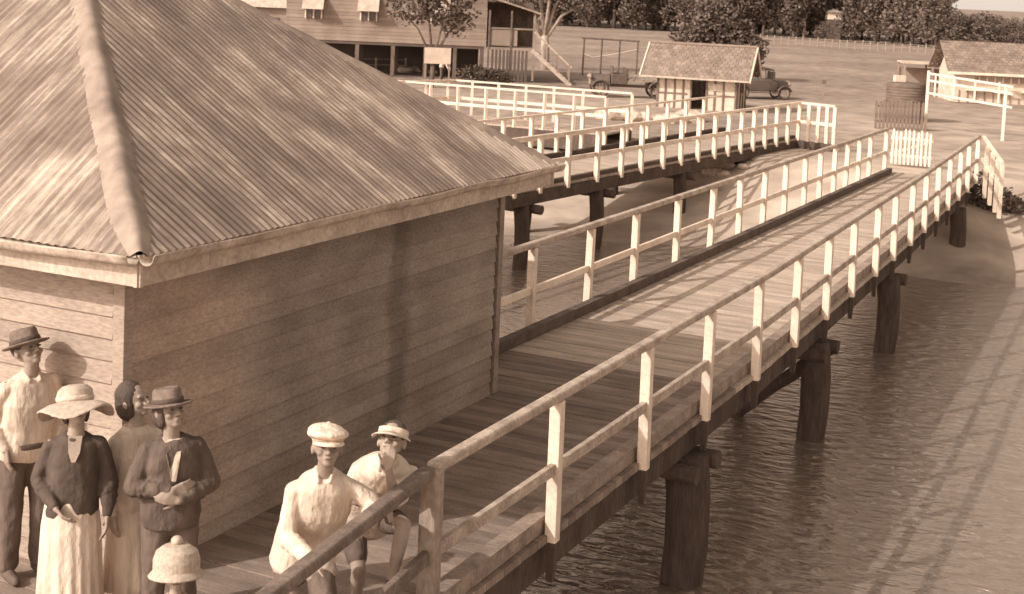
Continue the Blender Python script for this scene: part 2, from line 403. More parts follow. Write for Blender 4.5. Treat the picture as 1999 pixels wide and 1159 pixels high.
c2=N.new('ShaderNodeValToRGB');e=c2.color_ramp.elements
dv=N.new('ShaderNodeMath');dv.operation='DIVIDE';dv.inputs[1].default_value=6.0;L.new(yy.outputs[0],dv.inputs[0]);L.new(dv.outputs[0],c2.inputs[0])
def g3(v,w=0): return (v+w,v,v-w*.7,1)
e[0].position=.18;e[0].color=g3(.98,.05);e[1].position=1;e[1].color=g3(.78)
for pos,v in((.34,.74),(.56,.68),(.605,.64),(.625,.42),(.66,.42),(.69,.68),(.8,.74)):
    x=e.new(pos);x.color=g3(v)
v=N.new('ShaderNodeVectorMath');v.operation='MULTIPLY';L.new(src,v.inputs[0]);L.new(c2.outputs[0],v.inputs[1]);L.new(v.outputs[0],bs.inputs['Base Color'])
mk('wall',wallboards((X0,Y0,0),(X1-.09,Y0,0),(0,-1,0),.0,2.36,.155),boardf,S)
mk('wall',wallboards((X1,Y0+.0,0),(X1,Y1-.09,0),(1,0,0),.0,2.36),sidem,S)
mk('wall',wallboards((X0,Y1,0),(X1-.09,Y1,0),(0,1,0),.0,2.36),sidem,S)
mk('wall',wallboards((X0,Y0,0),(X0,Y1,0),(-1,0,0),.0,2.36),sidem,S)
for x,y in((X1-.035,Y0-.005),(X1-.035,Y1+.0)):
    bm=B();box(bm,(x+.02,y,1.18),(.1,.1,2.36));bev(mk('corner_board',bm,kerbm if y>10 else boardf,S),.005)
ex0,ex1,ey0,ey1=X0-OV,-6.05,Y0-.38,13.48;ze=2.41
AP=V((-9.70,(ey0+ey1)/2,4.68))
def corr(a,b,m):
    a=V(a);b=V(b);e=b-a;L_=e.length;en=e.normalized();n=en.cross(AP-a).normalized()
    ta=(AP-a).dot(en)/L_
    upv=AP-(a+e*ta)
    if n.z<0:n=-n
    bm=B();pit=.076;cols=int(L_/pit*8);prev=None;NR=16
    for i in range(cols+1):
        s=i/cols;tm=(s/ta) if s<ta else (1-s)/(1-ta);base=a+e*s-upv.normalized()*.035
        wv=.0052*math.sin(2*math.pi*s*L_/pit)
        col=[]
        for j in range(NR+1):
            t=tm*j/NR
            off=wv+(.0 if t<.52 else .006)
            col.append(bm.verts.new(base+upv*t+n*(off+.006*noise.noise(V((s*5,t*3,1))))))
        if prev:
            for j in range(NR): bm.faces.new((prev[j],col[j],col[j+1],prev[j+1]))
        prev=col
    return mk('roof',bm,m,S,smooth=True)
corr((ex1,ey0,ze),(ex1,ey1,ze),roofR);corr((ex0,ey0,ze),(ex1,ey0,ze),roofF)
corr((ex0,ey1,ze),(ex1,ey1,ze),roofF);corr((ex0,ey0,ze),(ex0,ey1,ze),roofR)
for x,y in((ex1,ey0),(ex1,ey1),(ex0,ey0),(ex0,ey1)):
    a=V((x,y,ze+.010));bm=B();d=(AP+V((0,0,.010))-a)
    s=d.cross(V((0,0,1))).normalized();u=s.cross(d).normalized()
    prof=[(-.135,-.072),(-.06,-.010),(-.03,.012),(0,.020),(.03,.012),(.06,-.010),(.135,-.072)]
    pv=None
    for k in range(25):
        f=k/24;c=a+d*f+u*.003*math.sin(k*2.1)+s*.004*math.sin(k*1.3);w_=.45+.55*min(1,f*14)
        row=[bm.verts.new(c+s*p*w_+u*(q*w_)) for p,q in prof]
        if pv:
            for i in range(6):bm.faces.new((pv[i],pv[i+1],row[i+1],row[i]))
        pv=row
    mk('hip_cap',bm,capm,S,smooth=True)
for a,b,nm in(((ex1,ey0),(ex1,ey1),(1,0)),((ex0,ey0),(ex1,ey0),(0,-1)),((ex0,ey1),(ex1,ey1),(0,1)),((ex0,ey0),(ex0,ey1),(-1,0))):
    a=V((*a,2.275));b=V((*b,2.275));n=V((*nm,0));d=(b-a).normalized()
    bm=B();beam(bm,a-n*.03,b-n*.03-d*(.031 if nm[0] else 0),.03,.18);
    bev(mk('fascia_board',bm,trim,S),.004)
    bm=B();K=60;pv=None
    for k in range(K+1):
        t=k/K;sag=(-.022*abs(math.sin(t*math.pi*3)) if nm[0]==0 else -.008*abs(math.sin(t*9)))-.012*noise.noise(V((t*8,nm[0],2)))
        c=a.lerp(b,t)+n*.055+V((0,0,.125+sag))
        row=[]
        for q in range(9):
            an=math.pi+math.pi*q/8;row.append(bm.verts.new(c+n*.058*math.cos(an)+V((0,0,.06*math.sin(an)))))
        row.append(bm.verts.new(c+n*.066+V((0,0,.014))))
        if pv:
            for i in range(9):bm.faces.new((pv[i],pv[i+1],row[i+1],row[i]))
        pv=row
    o=mk('gutter',bm,gutm,S,smooth=True);sm=o.modifiers.new('s','SOLIDIFY');sm.thickness=.006
bm=B();bm.faces.new([bm.verts.new(v) for v in((ex0+.05,ey0+.05,2.34),(ex1-.05,ey0+.05,2.34),(ex1-.05,ey1-.05,2.34),(ex0+.05,ey1-.05,2.34))]);mk('soffit',bm,boardf,S)
# ---------------------------------------------------------------- gates, fences
def pickets(name,label,cat,a,b,n,h,w,m,rails=(.25,.75)):
    a=V(a);b=V(b);r=root(name,label,cat,a,world=True);d=(b-a).normalized();nn=V((-d.y,d.x,0))
    for i in range(n):
        c=a.lerp(b,(i+.5)/n);hh=h*random.uniform(.95,1.04);bm=B();w_=w;lx=random.uniform(-.02,.02)
        p=[(-w_/2,0),(w_/2,0),(w_/2+lx,hh-w_*.8),(lx,hh),(-w_/2+lx,hh-w_*.8)];f=[bm.verts.new(c+d*x+V((0,0,y))) for x,y in p];g=[bm.verts.new(c+d*x+nn*.022+V((0,0,y))) for x,y in p]
        bm.faces.new(f);bm.faces.new(g[::-1])
        for k in range(5):bm.faces.new((f[k],f[(k+1)%5],g[(k+1)%5],g[k]))
        mk('picket',bm,m,r,origin=c)
    for t in rails:
        bm=B();beam(bm,a+nn*.05+V((0,0,h*t)),b+nn*.05+V((0,0,h*t)),.04,.08);mk('cross_rail',bm,m,r)
    return r
ga=P(1736,318,.0);gb=P(1818,326,.0)
g_=pickets('picket_gate','white picket gate standing open at the shore end of the near jetty','gate',ga,gb,10,.92,.06,white)
bm=B();dd=(gb-ga).normalized();beam(bm,ga+V((-dd.y,dd.x,0))*.05+V((0,0,.25)),gb+V((-dd.y,dd.x,0))*.05+V((0,0,.68)),.03,.07);mk('diagonal_brace',bm,white,g_)
z1=gz(*RF(P(1710,248,-.3)))[0]
pickets('picket_fence','weathered dark picket fence around the base of the water tank','fence',P(1706,250,z1),P(1802,256,z1),13,1.08,.10,mat('grey_picket',.08,.18,3))
e0=R1[-1]+V((.06,0,0)); e1=PD(1958,318,33.2)
railing('short white wing railing stepping down the bank past the last jetty post',[e0+V((.05,.0,0)),e1],[e0.lerp(e1,t) for t in(.3,.55,.8,1)],h=1.05,low=-.25,mt=white,pw=.08,rw=.07,rh=.06)
f0=P(1806,256,-.3);f1=P(1957,276,-.3)
r=root('hitching_frame','tall white timber frame with long cross rails beside the water tank','frame',f0,world=True)
for q,hh in((f0,2.2),(f1,1.95)):
    bm=B();beam(bm,q-V((0,0,.2)),q+V((0,0,hh)),.1,.1);mk('post',bm,white,r,origin=q)
dd=(f1-f0)
for z,z2 in((2.1,1.9),(1.85,1.65),(1.4,1.2)):
    bm=B();beam(bm,f0+V((0,0,z))-FV*.08-dd*.02,f1+V((0,0,z2))-FV*.08+dd*.08,.05,.07);mk('cross_rail',bm,white,r)
for t in(.08,.33,.6,.9):
    bm=B();q=f0+dd*t-FV*.13;beam(bm,q+V((0,0,1.3)),q+V((0,0,2.02)),.06,.04);mk('upright',bm,white,r)
bm=B();box(bm,f1+RV*.35+V((0,0,1.62)),(.35,.04,.25),YAW);mk('sign_board',bm,signm,r)
q=P(1766,238,-.32);r=root('water_tank','dark corrugated iron water tank with a white box on top','tank',q,world=True)
bm=B();prof=[(.01,.15),(.76,.15)]
for k in range(48): prof.append((.76+.014*math.sin(k*1.57),.17+1.3*k/48))
prof+=[(.76,1.48),(.6,1.53),(.01,1.58)]
lathe(bm,prof,Matrix.Translation(q),40);mk('tank_shell',bm,tankm,r,smooth=True)
bm=B();lathe(bm,[(.01,-.2),(.84,-.2),(.84,.14),(.01,.14)],Matrix.Translation(q),24);mk('stand',bm,dark,r)
bm=B();box(bm,q+RV*-.3+V((0,0,1.68)),(.42,.35,.26),YAW);bev(mk('box',bm,signm,r),.02)
# ---------------------------------------------------------------- generic local-frame builder
def lroot(name,label,cat,R,F,rot=0,group=None,z=None):
    zz=gz(R,F)[0] if z is None else z
    p=W(R,F,zz);return root(name,label,cat,p,group,rz=YAW+rot)
def RFp(px,py,z=-.3): return RF(P(px,py,z))
def shingle_slope(bm,x0,x1,ya,za,yb,zb,rows,w=.3):
    for i in range(rows):
        t0=i/rows;t1=(i+1)/rows+.02;x=x0+(i%2)*-.1
        while x<x1:
            a=max(x,x0);b=min(x+w-.015,x1);
            if b>a:
                j=random.uniform(-.006,.006)
                pa=V((0,lerp(ya,yb,t0),lerp(za,zb,t0)+.038+j));pb=V((0,lerp(ya,yb,t1),lerp(za,zb,t1)+.01))
                vs=[bm.verts.new((a,pa.y,pa.z)),bm.verts.new((b,pa.y,pa.z)),bm.verts.new((b,pb.y,pb.z)),bm.verts.new((a,pb.y,pb.z))]
                bm.faces.new(vs);ws=[bm.verts.new((a,pa.y,pa.z-.035)),bm.verts.new((b,pa.y,pa.z-.035))]
                bm.faces.new((vs[0],vs[1],ws[1],ws[0]))
            x+=w
R_,F_=RFp(1375,216)
h=lroot('waiting_hut','small half-timbered hut with shingled gable roof and open doorway','hut',R_,F_+1.2,rot=-.30);h.scale=(.97,.97,.97)
W2=1.62;D2=1.15;wh=1.42
bm=B();box(bm,(-.9,-D2,wh/2),(1.38,.06,wh));mk('wall',bm,hutwhite,h)
bm=B();box(bm,(1.0,-D2,wh/2),(1.2,.06,wh));mk('wall',bm,hutwhite,h)
bm=B();box(bm,(W2,0,wh/2),(.06,2*D2,wh));v=[bm.verts.new(p) for p in((W2+.03,-D2,wh),(W2+.03,D2,wh),(W2+.03,0,wh+1.0))];bm.faces.new(v);mk('wall',bm,hutwhite,h)
bm=B();box(bm,(-W2,0,wh/2),(.06,2*D2,wh));mk('wall',bm,hutdark,h)
bm=B();box(bm,(0,D2,wh/2),(2*W2-.07,.06,wh));mk('wall',bm,hutdark,h)
bm=B();box(bm,(0,.2,wh/2),(1.0,.05,wh));mk('inner_screen',bm,hutdark,h)
for x in(-1.6,-1.28,-.9,-.55,-.22,.42,.75,1.1,1.6):
    bm=B();box(bm,(x,-D2-.05,wh/2),(.07,.05,wh));mk('timber_strip',bm,hutdark,h)
for x in(-D2+.03,-.4,.35,D2-.03):
    bm=B();box(bm,(W2+.06,x,wh/2),(.05,.07,wh));mk('timber_strip',bm,hutdark,h)
bm=B();box(bm,(-1.0,-D2-.05,.62),(1.25,.045,.06));mk('timber_strip',bm,hutdark,h)
bm=B();box(bm,(1.0,-D2-.05,.62),(1.1,.045,.06));mk('timber_strip',bm,hutdark,h)
bm=B();box(bm,(.85,-D2-.08,.95),(.45,.03,.28));mk('notice_board',bm,signm,h)
bm=B();shingle_slope(bm,-2.25,2.2,-D2-.55,wh-.12,0,wh+1.15,11,.22);shingle_slope(bm,-2.25,2.2,D2+.55,wh-.12,0,wh+1.15,11,.22)
mk('roof',bm,shing,h)
bm=B();tube(bm,[(-2.27,0,wh+1.2),(2.22,0,wh+1.2)],.06,8);mk('ridge_cap',bm,shing,h)
for sx in(-2.27,2.23):
    for sy in(-1,1):
        bm=B();beam(bm,(sx,sy*(D2+.58),wh-.16),(sx,0,wh+1.16),.05,.12);mk('barge_board',bm,white,h)
bm=B();beam(bm,(-2.25,-D2-.57,wh-.14),(2.2,-D2-.57,wh-.14),.04,.07);mk('fascia_board',bm,trim,h)
R_,F_=RFp(1930,203)
k=lroot('kiosk','pale kiosk with a long shingled roof at the right edge of the shore','kiosk',R_+1.6,F_+1.6,rot=-.05)
bm=B();box(bm,(0,-1.5,.75),(6.2,.08,1.5));mk('wall',bm,hutwhite,k)
bm=B();box(bm,(-3.1,0,.75),(.08,3,1.5));v=[bm.verts.new(p) for p in((-3.12,-1.5,1.5),(-3.12,1.5,1.5),(-3.12,0,2.8))];bm.faces.new(v);mk('wall',bm,hutwhite,k)
bm=B();shingle_slope(bm,-3.6,3.6,-2.0,1.45,0,2.85,12,.25);shingle_slope(bm,-3.6,3.6,2.0,1.45,0,2.85,12,.25);mk('roof',bm,shing,k)
bm=B();beam(bm,(-3.6,-2.03,1.4),(3.6,-2.03,1.4),.04,.12);mk('fascia_board',bm,white,k)
bm=B();box(bm,(-.9,-1.56,1.12),(2.6,.05,.24));mk('window',bm,housew,k)
for i in range(7):
    bm=B();box(bm,(-2.0+i*.37,-1.6,1.12),(.05,.04,.24));mk('glazing_bar',bm,white,k)
bm=B();box(bm,(1.2,-1.56,.7),(.7,.05,1.3));mk('door',bm,housed,k)
bm=B();box(bm,(-1.2,-1.75,.62),(2.9,.3,.06));mk('counter',bm,white,k)
for i in range(9):
    bm=B();box(bm,(-2.9+i*.4,-1.57,.32),(.045,.04,.56));mk('batten',bm,housew,k)
R_,F_=RFp(1812,170)
k=lroot('lean_to','open lean-to with a pale flat roof left of the kiosk','shelter',R_,F_,rot=-.1)
bm=B();box(bm,(0,0,1.35),(3.2,2.2,.09));mk('roof',bm,signm,k)
for x in(-1.5,0,1.5):
    for y in(-1,1):
        bm=B();box(bm,(x,y,.65),(.1,.1,1.3));mk('post',bm,housew,k)
bm=B();box(bm,(0,1.05,.5),(3,.06,1));mk('wall',bm,housew,k)
# house
R_,F_=RFp(748,150)
hs=lroot('house','weatherboard house raised on posts, with hooded windows and side stairs','house',R_,F_+2,rot=.03)
fz=1.65;HW=4.75
bm=B();z=fz;i=0
while z<4.9: box(bm,(0,-2.0+(.012 if i%2 else 0),z+.082),(2*HW,.08,.163));z+=.17;i+=1
mk('wall',bm,housew,hs)
bm=B();box(bm,(HW-.04,1.0,3.2),(.08,5.9,3.1));mk('wall',bm,housew,hs)
bm=B();box(bm,(-HW+.04,1.0,3.2),(.08,5.9,3.1));mk('wall',bm,housew,hs)
bm=B();box(bm,(0,4,3.2),(2*HW-.2,.08,3.1));mk('wall',bm,housew,hs)
bm=B();box(bm,(0,1,fz-.07),(2*HW-.1,6,.14));mk('floor',bm,housed,hs)
bm=B()
vs=[bm.verts.new(p) for p in((-HW-.5,-2.6,4.75),(HW+.5,-2.6,4.75),(HW+.5,4.6,4.75),(-HW-.5,4.6,4.75),(-HW+3,1,6.8),(HW-3,1,6.8))]
for f in((0,1,5,4),(1,2,5),(2,3,4,5),(3,0,4),(3,2,1,0)):bm.faces.new([vs[i] for i in f])
mk('roof',bm,capm,hs)
bm=B();box(bm,(0,2.5,.8),(2*HW-.6,.1,1.6));mk('under_wall',bm,housed,hs)
for x in(-4.6,-3.1,-1.35,.35,1.9,3.3,4.6):
    for y in(-1.9,1):
        bm=B();box(bm,(x,y,.75),(.18,.18,1.65));mk('stump',bm,housed if y>0 else bark2,hs)
for x in(-3.45,-.85,2.5):
    bm=B();box(bm,(x,-2.06,3.15),(.72,.06,.95));wn=mk('window',bm,glassm,hs)
    for dx in(-.38,.38,0):
        bm=B();box(bm,(x+dx,-2.11,3.15),(.06,.05,1.0));mk('frame',bm,white,wn)
    bm=B();vs=[bm.verts.new(p) for p in((x-.5,-2.06,3.85),(x+.5,-2.06,3.85),(x+.5,-2.65,3.1),(x-.5,-2.65,3.1))];bm.faces.new(vs);bm.faces.new([bm.verts.new(p) for p in((x-.5,-2.06,3.85),(x-.5,-2.65,3.1),(x-.5,-2.06,3.1))]);mk('hood',bm,trim,wn)
bm=B();box(bm,(HW+1.2,-.6,fz-.06),(2.3,2.8,.12));mk('verandah_floor',bm,housew,hs)
bm=B();box(bm,(HW+1.2,.8,2.7),(2.3,.08,2.1));mk('verandah_wall',bm,bark2,hs)
bm=B();box(bm,(HW+.8,-1.93,2.1),(1.4,.05,.75));mk('verandah_screen',bm,housew,hs)
bm=B();vs=[bm.verts.new(p) for p in((HW-.0,-2.2,4.1),(HW+2.6,-2.2,3.35),(HW+2.6,1.2,3.35),(HW,1.2,4.1))];bm.faces.new(vs);o=mk('verandah_roof',bm,capm,hs);sm=o.modifiers.new('s','SOLIDIFY');sm.thickness=.08
for x in(.15,1.2,2.3):
    bm=B();box(bm,(HW+x,-1.98,1.75),(.09,.09,3.3));mk('verandah_post',bm,bark2 if x<2 else housew,hs)
bm=B();beam(bm,(HW+.1,-1.95,2.55),(HW+2.3,-1.95,2.55),.06,.08);mk('verandah_rail',bm,housew,hs)
bm=B()
for i in range(10): box(bm,(HW+.35+i*.18,-2.05,.78),(.12,.05,1.5))
mk('lattice',bm,housed,hs)
bm=B();
for i in range(9): box(bm,(HW+2.35+i*.2,-2.2,1.55-i*.17),(.24,.9,.045))
st=mk('stair',bm,housew,hs)
for y in(-2.68,-1.72):
    bm=B();beam(bm,(HW+2.2,y,1.6),(HW+4.1,y,-.02),.06,.2);mk('stringer',bm,trim,st)
    bm=B();beam(bm,(HW+2.3,y,2.45),(HW+4.1,y,.85),.06,.08);mk('handrail',bm,trim,st)
    for i in range(4):
        bm=B();x=HW+2.35+i*.55;z=1.55-i*.47;box(bm,(x,y,z+.42),(.07,.07,.85));mk('baluster',bm,housew,st)
R_,F_=RF(PD(520,30,95))
k=lroot('cottage','distant pale-roofed cottage partly behind the shed roof','cottage',R_,95)
bm=B();box(bm,(0,0,1.3),(4,3,2.6));mk('wall',bm,housew,k)
bm=B();vs=[bm.verts.new(p) for p in((-2.4,-1.9,2.55),(2.4,-1.9,2.55),(2.4,1.9,2.55),(-2.4,1.9,2.55),(-2.4,0,3.9),(2.4,0,3.9))]
for f in((0,1,5,4),(1,2,5),(2,3,4,5),(3,0,4)):bm.faces.new([vs[i] for i in f])
mk('roof',bm,trim,k)
bm=B();box(bm,(.7,-1.53,1.5),(.8,.05,.8));mk('window',bm,glassm,k)
q=PD(1627,30,170)
k=root('cottage','tiny white-walled cottage glimpsed between the far trees','cottage',V((q.x,q.y,-.3)),rz=YAW)
bm=B();box(bm,(0,0,2.85),(1.5,2,.8));mk('wall',bm,white,k)
bm=B();box(bm,(0,0,1.2),(1.6,1.8,2.4));mk('lower_storey',bm,housed,k)
bm=B();vs=[bm.verts.new(p) for p in((-1,-1.3,3.27),(1,-1.3,3.27),(1,1.3,3.27),(-1,1.3,3.27),(0,0,3.7))]
for f in((0,1,4),(1,2,4),(2,3,4),(3,0,4)):bm.faces.new([vs[i] for i in f])
mk('roof',bm,capm,k)
q=P(852,172,-.3);r=root('notice_board','blank pale notice board on two legs in front of the house','sign',q,rz=YAW+.1)
bm=B();box(bm,(0,0,1.42),(1.15,.05,.7));bev(mk('board',bm,signm,r),.01)
for x in(-.52,.52):
    bm=B();box(bm,(x,.05,.6),(.06,.06,1.3));mk('leg',bm,housew,r)
q=P(1188,150,-.3);r=root('swing_frame','bare timber swing frame standing on the grass','swing frame',q,rz=YAW-.1)
for x in(-1.4,-.45,.5,1.45):
    bm=B();tube(bm,[(x,0,-.1),(x+.02,0,2.0)],.045,8);mk('post',bm,bark2,r)
bm=B();tube(bm,[(-1.5,0,2.02),(1.55,0,1.98)],.05,8);mk('top_beam',bm,bark2,r)
bm=B();tube(bm,[(-1.4,0,1.2),(-.9,0,1.02),(-.45,0,1.1),(.5,0,1.3),(1.45,0,1.55)],.018,6);mk('rope',bm,white,r)
q=P(1606,203,-.3);r=root('sign_post','thin post with a small dark sign behind the middle jetty end','sign',q,rz=YAW)
bm=B();box(bm,(0,0,.55),(.06,.06,1.1));mk('post',bm,housew,r)
bm=B();box(bm,(0,-.05,1.0),(.2,.03,.18));mk('sign_board',bm,hutdark,r)
def wirefence(label,a,b,n,hh,m,rails=(.5,.9),w=.1):
    r=root('fence',label,'fence',a,world=True)
    for i in range(n+1):
        c=a.lerp(b,i/n);bm=B();beam(bm,c-V((0,0,.2)),c+V((random.uniform(-.05,.05),0,hh*random.uniform(.85,1.1))),w,w);mk('post',bm,m,r,origin=c)
    for t in rails:
        bm=B();beam(bm,a+V((0,0,hh*t)),b+V((0,0,hh*t)),.02,.03);mk('rail',bm,m,r)
wirefence('long weathered post and rail fence at the far edge of the paddock',P(1470,83,-.3),P(1990,117,-.3),34,.9,mat('fence_grey',.18,.30,3),w=.09)
wirefence('pale rail fence under the front of the house',P(675,138,-.3),P(905,143,-.3),8,.7,mat('fence_pale',.3,.42,3),w=.08)
def rocks(label,px,py,n,w,s):
    r=root('rubble_heap',label,'rubble',P(px,py,-.55),world=True);c0=P(px,py,-.5)
    for i in range(n):
        bm=B();rr=s*random.uniform(.5,1.2);c=c0+RV*random.uniform(-w,w)+FV*random.uniform(-.5,.5);c.z=gz(*RF(c))[0]+rr*.35
        bmesh.ops.create_icosphere(bm,subdivisions=2,radius=rr,matrix=Matrix.Translation(c)@Matrix.Diagonal((1.4,1,.75,1)))
        for v in bm.verts:v.co+=(v.co-c)*.45*noise.noise(v.co*2.2/rr*.4+V((i,0,0)))
        mk('stone',bm,rockm,r,origin=c)
rocks('pale broken stones heaped beside the hut behind the middle jetty',1255,245,18,1.6,.38)
rocks('pale stones seen through the railings left of the hut',1068,272,8,.7,.3)
rocks('few pale stones on the sand under the middle jetty',1415,325,6,.5,.2)
rocks('small heap of stones beside the notice board',815,150,9,.9,.3)
# ---------------------------------------------------------------- vehicles
def wheel(parent,x,y,r=.36,w=.1):
    bm=B();rs=[]
    n=28
    for k in range(n):
        a=2*math.pi*k/n
        rs.append([V((x+(r-.05+.05*math.cos(b))*math.cos(a),y+w*.5*math.sin(b),r+(r-.05+.05*math.cos(b))*math.sin(a))) for b in[2*math.pi*j/8 for j in range(8)]])
    rs.append(rs[0]);rings(bm,rs,cap=False);wo=mk('wheel',bm,tyre,parent,smooth=True)
    bm=B()
    for k in range(10):
        a=2*math.pi*k/10;beam(bm,(x,y,r),(x+(r-.07)*math.cos(a),y,r+(r-.07)*math.sin(a)),.03,.03,up=V((0,1,0)))
    tube(bm,[(x,y-.05,r),(x,y+.05,r)],.06,10);mk('rim',bm,carlight,wo)
def bonnet(x0,x1,w0,w1,z0,h0,h1):
    bm=B();rs=[]
    for x,w,hh in((x0,w0,h0),(x1,w1,h1)):
        rs.append([V((x,w*math.cos(a),z0+hh*max(0,math.sin(a))**.7)) for a in[math.pi*k/12 for k in range(13)]])
    rings(bm,rs);return bm
def fender(parent,x,y,r,m=carm,w=.24):
    bm=B();pv=None
    for k in range(13):
        a=math.radians(15+150*k/12);c=V((x+(r+.07)*math.cos(a),y,r+(r+.06)*math.sin(a)))
        row=[bm.verts.new(c+V((0,-w/2,0))),bm.verts.new(c+V((0,w/2,0)))]
        if pv:bm.faces.new((pv[0],pv[1],row[1],row[0]))
        pv=row
    o=mk('mudguard',bm,m,parent,smooth=True);s=o.modifiers.new('s','SOLIDIFY');s.thickness=.03
def tourer(label,R,F,rot,paint,roofm=tyre,s=1):
    c=lroot('vintage_car',label,'car',R,F,rot);c.scale=(s,s,s)
    bm=B();rs=[]
    for x,w,z0,z1 in((-1.0,.55,.5,.98),(-.4,.68,.45,1.08),(.5,.7,.45,1.08),(1.2,.66,.45,1.1),(1.45,.5,.55,.95)):
        rs.append([V((x,-w,z1)),V((x,-w*.98,z0)),V((x,w*.98,z0)),V((x,w,z1))])
    rings(bm,rs);bev(mk('body',bm,paint,c),.05,3)
    mk('bonnet',bonnet(-1.75,-.95,.3,.45,.52,.5,.55),paint,c,smooth=False)
    bm=B();box(bm,(-1.77,0,.8),(.05,.55,.5));mk('radiator',bm,carlight,c)
    for x in(-1.35,1.1):
        for y in(-.7,.7): wheel(c,x,y);fender(c,x,y,.36)
    for y in(-.78,.78):
        bm=B();box(bm,(-.1,y,.4),(1.7,.22,.04));mk('running_board',bm,tyre,c)
    bm=B();rs=[]
    for x,z in((-.7,1.68),(-.3,1.78),(.6,1.8),(1.25,1.7),(1.4,1.2)):
        rs.append([V((x,-.68,z-.06)),V((x,-.55,z)),V((x,.55,z)),V((x,.68,z-.06)),V((x,.6,z-.09)),V((x,-.6,z-.09))])
    rings(bm,rs);mk('hood',bm,roofm,c)
    for x in(-.68,.3,1.3):
        for y in(-.64,.64):
            bm=B();beam(bm,(x-.05,y,1.05),(x,y,1.66),.035,.035);mk('hood_stay',bm,tyre,c)
    bm=B();box(bm,(-.78,0,1.32),(.03,1.15,.45));mk('windscreen',bm,glassm,c)
    for y in(-.35,.35):
        bm=B();ell(bm,(-1.78,y,.86),(.09,.1,.1));mk('headlight',bm,carlight,c,smooth=True)
    return c
R_,F_=RFp(1494,200);tourer('dark vintage tourer car with raised hood, half hidden behind the right end of the hut',R_,F_+2.2,math.pi+.2,carm,s=.80)
R_,F_=RFp(1232,193)
t=lroot('flatbed_truck','old flatbed truck with spoked wheels parked left of the hut','truck',R_,F_+.6,.05)
mk('bonnet',bonnet(-1.75,-.95,.28,.4,.5,.42,.5),carm,t)
bm=B();box(bm,(-1.77,0,.75),(.05,.5,.45));mk('radiator',bm,carlight,t)
bm=B();box(bm,(0,0,.5),(3.4,.5,.1));mk('chassis',bm,carm,t)
bm=B();box(bm,(-.55,0,.8),(.7,1.1,.45));box(bm,(-.25,0,1.1),(.12,1.1,.35));bev(mk('seat',bm,leather,t),.03)
bm=B();box(bm,(.85,0,.78),(2.0,1.5,.09));
for i in range(5):box(bm,(.0+i*.42,-.77,.9),(.06,.03,.2))
box(bm,(.85,-.79,1.0),(2.0,.03,.08));mk('tray',bm,carlight,t)
bm=B();box(bm,(-.85,0,1.15),(.04,1.0,.4));mk('windscreen',bm,glassm,t)
bm=B();tube(bm,[(-.75,-.25,.8),(-.6,-.25,1.15)],.02,6);mk('steering_column',bm,carm,t)
for x in(-1.35,1.1):
    for y in(-.68,.68):
        wheel(t,x,y,.36)
        fender(t,x,y,.36)
for y in(-.35,.35):
    bm=B();ell(bm,(-1.78,y,.85),(.08,.09,.09));mk('headlight',bm,carlight,t,smooth=True)
# ---------------------------------------------------------------- trees
def leaves(bm,blobs,n,sz,flat=0):
    tot=sum(b[1][0]*b[1][1]*b[1][2] for b in blobs)
    for c,r in blobs:
        k=int(n*r[0]*r[1]*r[2]/tot)
        for i in range(k):
            d=V((random.gauss(0,1),random.gauss(0,1),random.gauss(0,1))).normalized()*random.uniform(.45,1)**.6
            d*=1+.45*noise.noise(d*2.6+V(c))
            p=V(c)+V((d.x*r[0],d.y*r[1],d.z*r[2]));s=sz*random.uniform(.6,1.4)
            a=V((random.gauss(0,1),random.gauss(0,1),random.gauss(0,.6))).normalized();b=a.cross(V((random.gauss(0,1),random.gauss(0,1),random.gauss(0,1)))).normalized()
            vs=[bm.verts.new(p+a*s*x+b*s*.6*y) for x,y in((-1,-.3),(0,-1),(1,.2),(.1,1))];bm.faces.new(vs)
def limbs(bm,base,h,r,tips):
    p0=V(base);fk=p0+V((random.uniform(-.1,.1),0,h));tube(bm,[p0-V((0,0,.3)),p0.lerp(fk,.5)+V((.05,0,0)),fk],[r*1.25,r,r*.85],8)
    for tp in tips:
        tp=V(tp);m=fk.lerp(tp,.5)+V((0,0,.12*(tp-fk).length));tube(bm,[fk-V((0,0,r)),m,tp],[r*.6,r*.4,r*.12],6)
def tree(label,R,F,th,tr,tips,blobs,n,sz,lm,bmk,group=None,cat='tree',name='tree',z=None):
    t=lroot(name,label,cat,R,F,random.uniform(-.3,.3) if group else 0,group,z)
    bm=B();limbs(bm,(0,0,0),th,tr,tips);mk('trunk',bm,bmk,t,smooth=True)
    bm=B();leaves(bm,blobs,n,sz);mk('crown',bm,lm,t);return t
def dup(r,loc,rz,s):
    c=r.copy();COL.objects.link(c);c.location=loc;c.rotation_euler=(0,0,rz);c.scale=s
    for ch in list(r.children):
        d=ch.copy();COL.objects.link(d);d.parent=c
    return c
R_,F_=RFp(1062,136)
tree('pale-trunked gum tree standing alone on the grass right of the house',R_,F_,1.9,.24,[(-1.7,0,3.6),(-.6,.5,4.6),(.9,0,4.4),(1.8,.3,3.6),(.3,-.6,5)],[((-1.7,0,3.9),(1.1,1,.7)),((-.3,0,4.9),(1.6,1.3,1)),((1.5,0,3.9),(1.2,1,.6)),((.4,0,5.6),(1.5,1.2,.8)),((2.3,.2,3.4),(.6,.6,.4))],2300,.11,leafm,bark)
R_,F_=RFp(845,165)
tree('dark leafy gum tree in front of the house windows',R_,F_-2,1.3,.11,[(-1.3,0,3.2),(-.4,.3,4.0),(.8,0,3.6),(1.3,.3,3.0)],[((-.9,0,3.5),(1.2,.9,.8)),((.6,0,3.7),(1.4,1,.9)),((1.0,0,2.9),(.8,.6,.7)),((.1,0,4.4),(1.6,1,.7))],3200,.09,leafd,bark2)
R_,F_=RFp(1398,120)
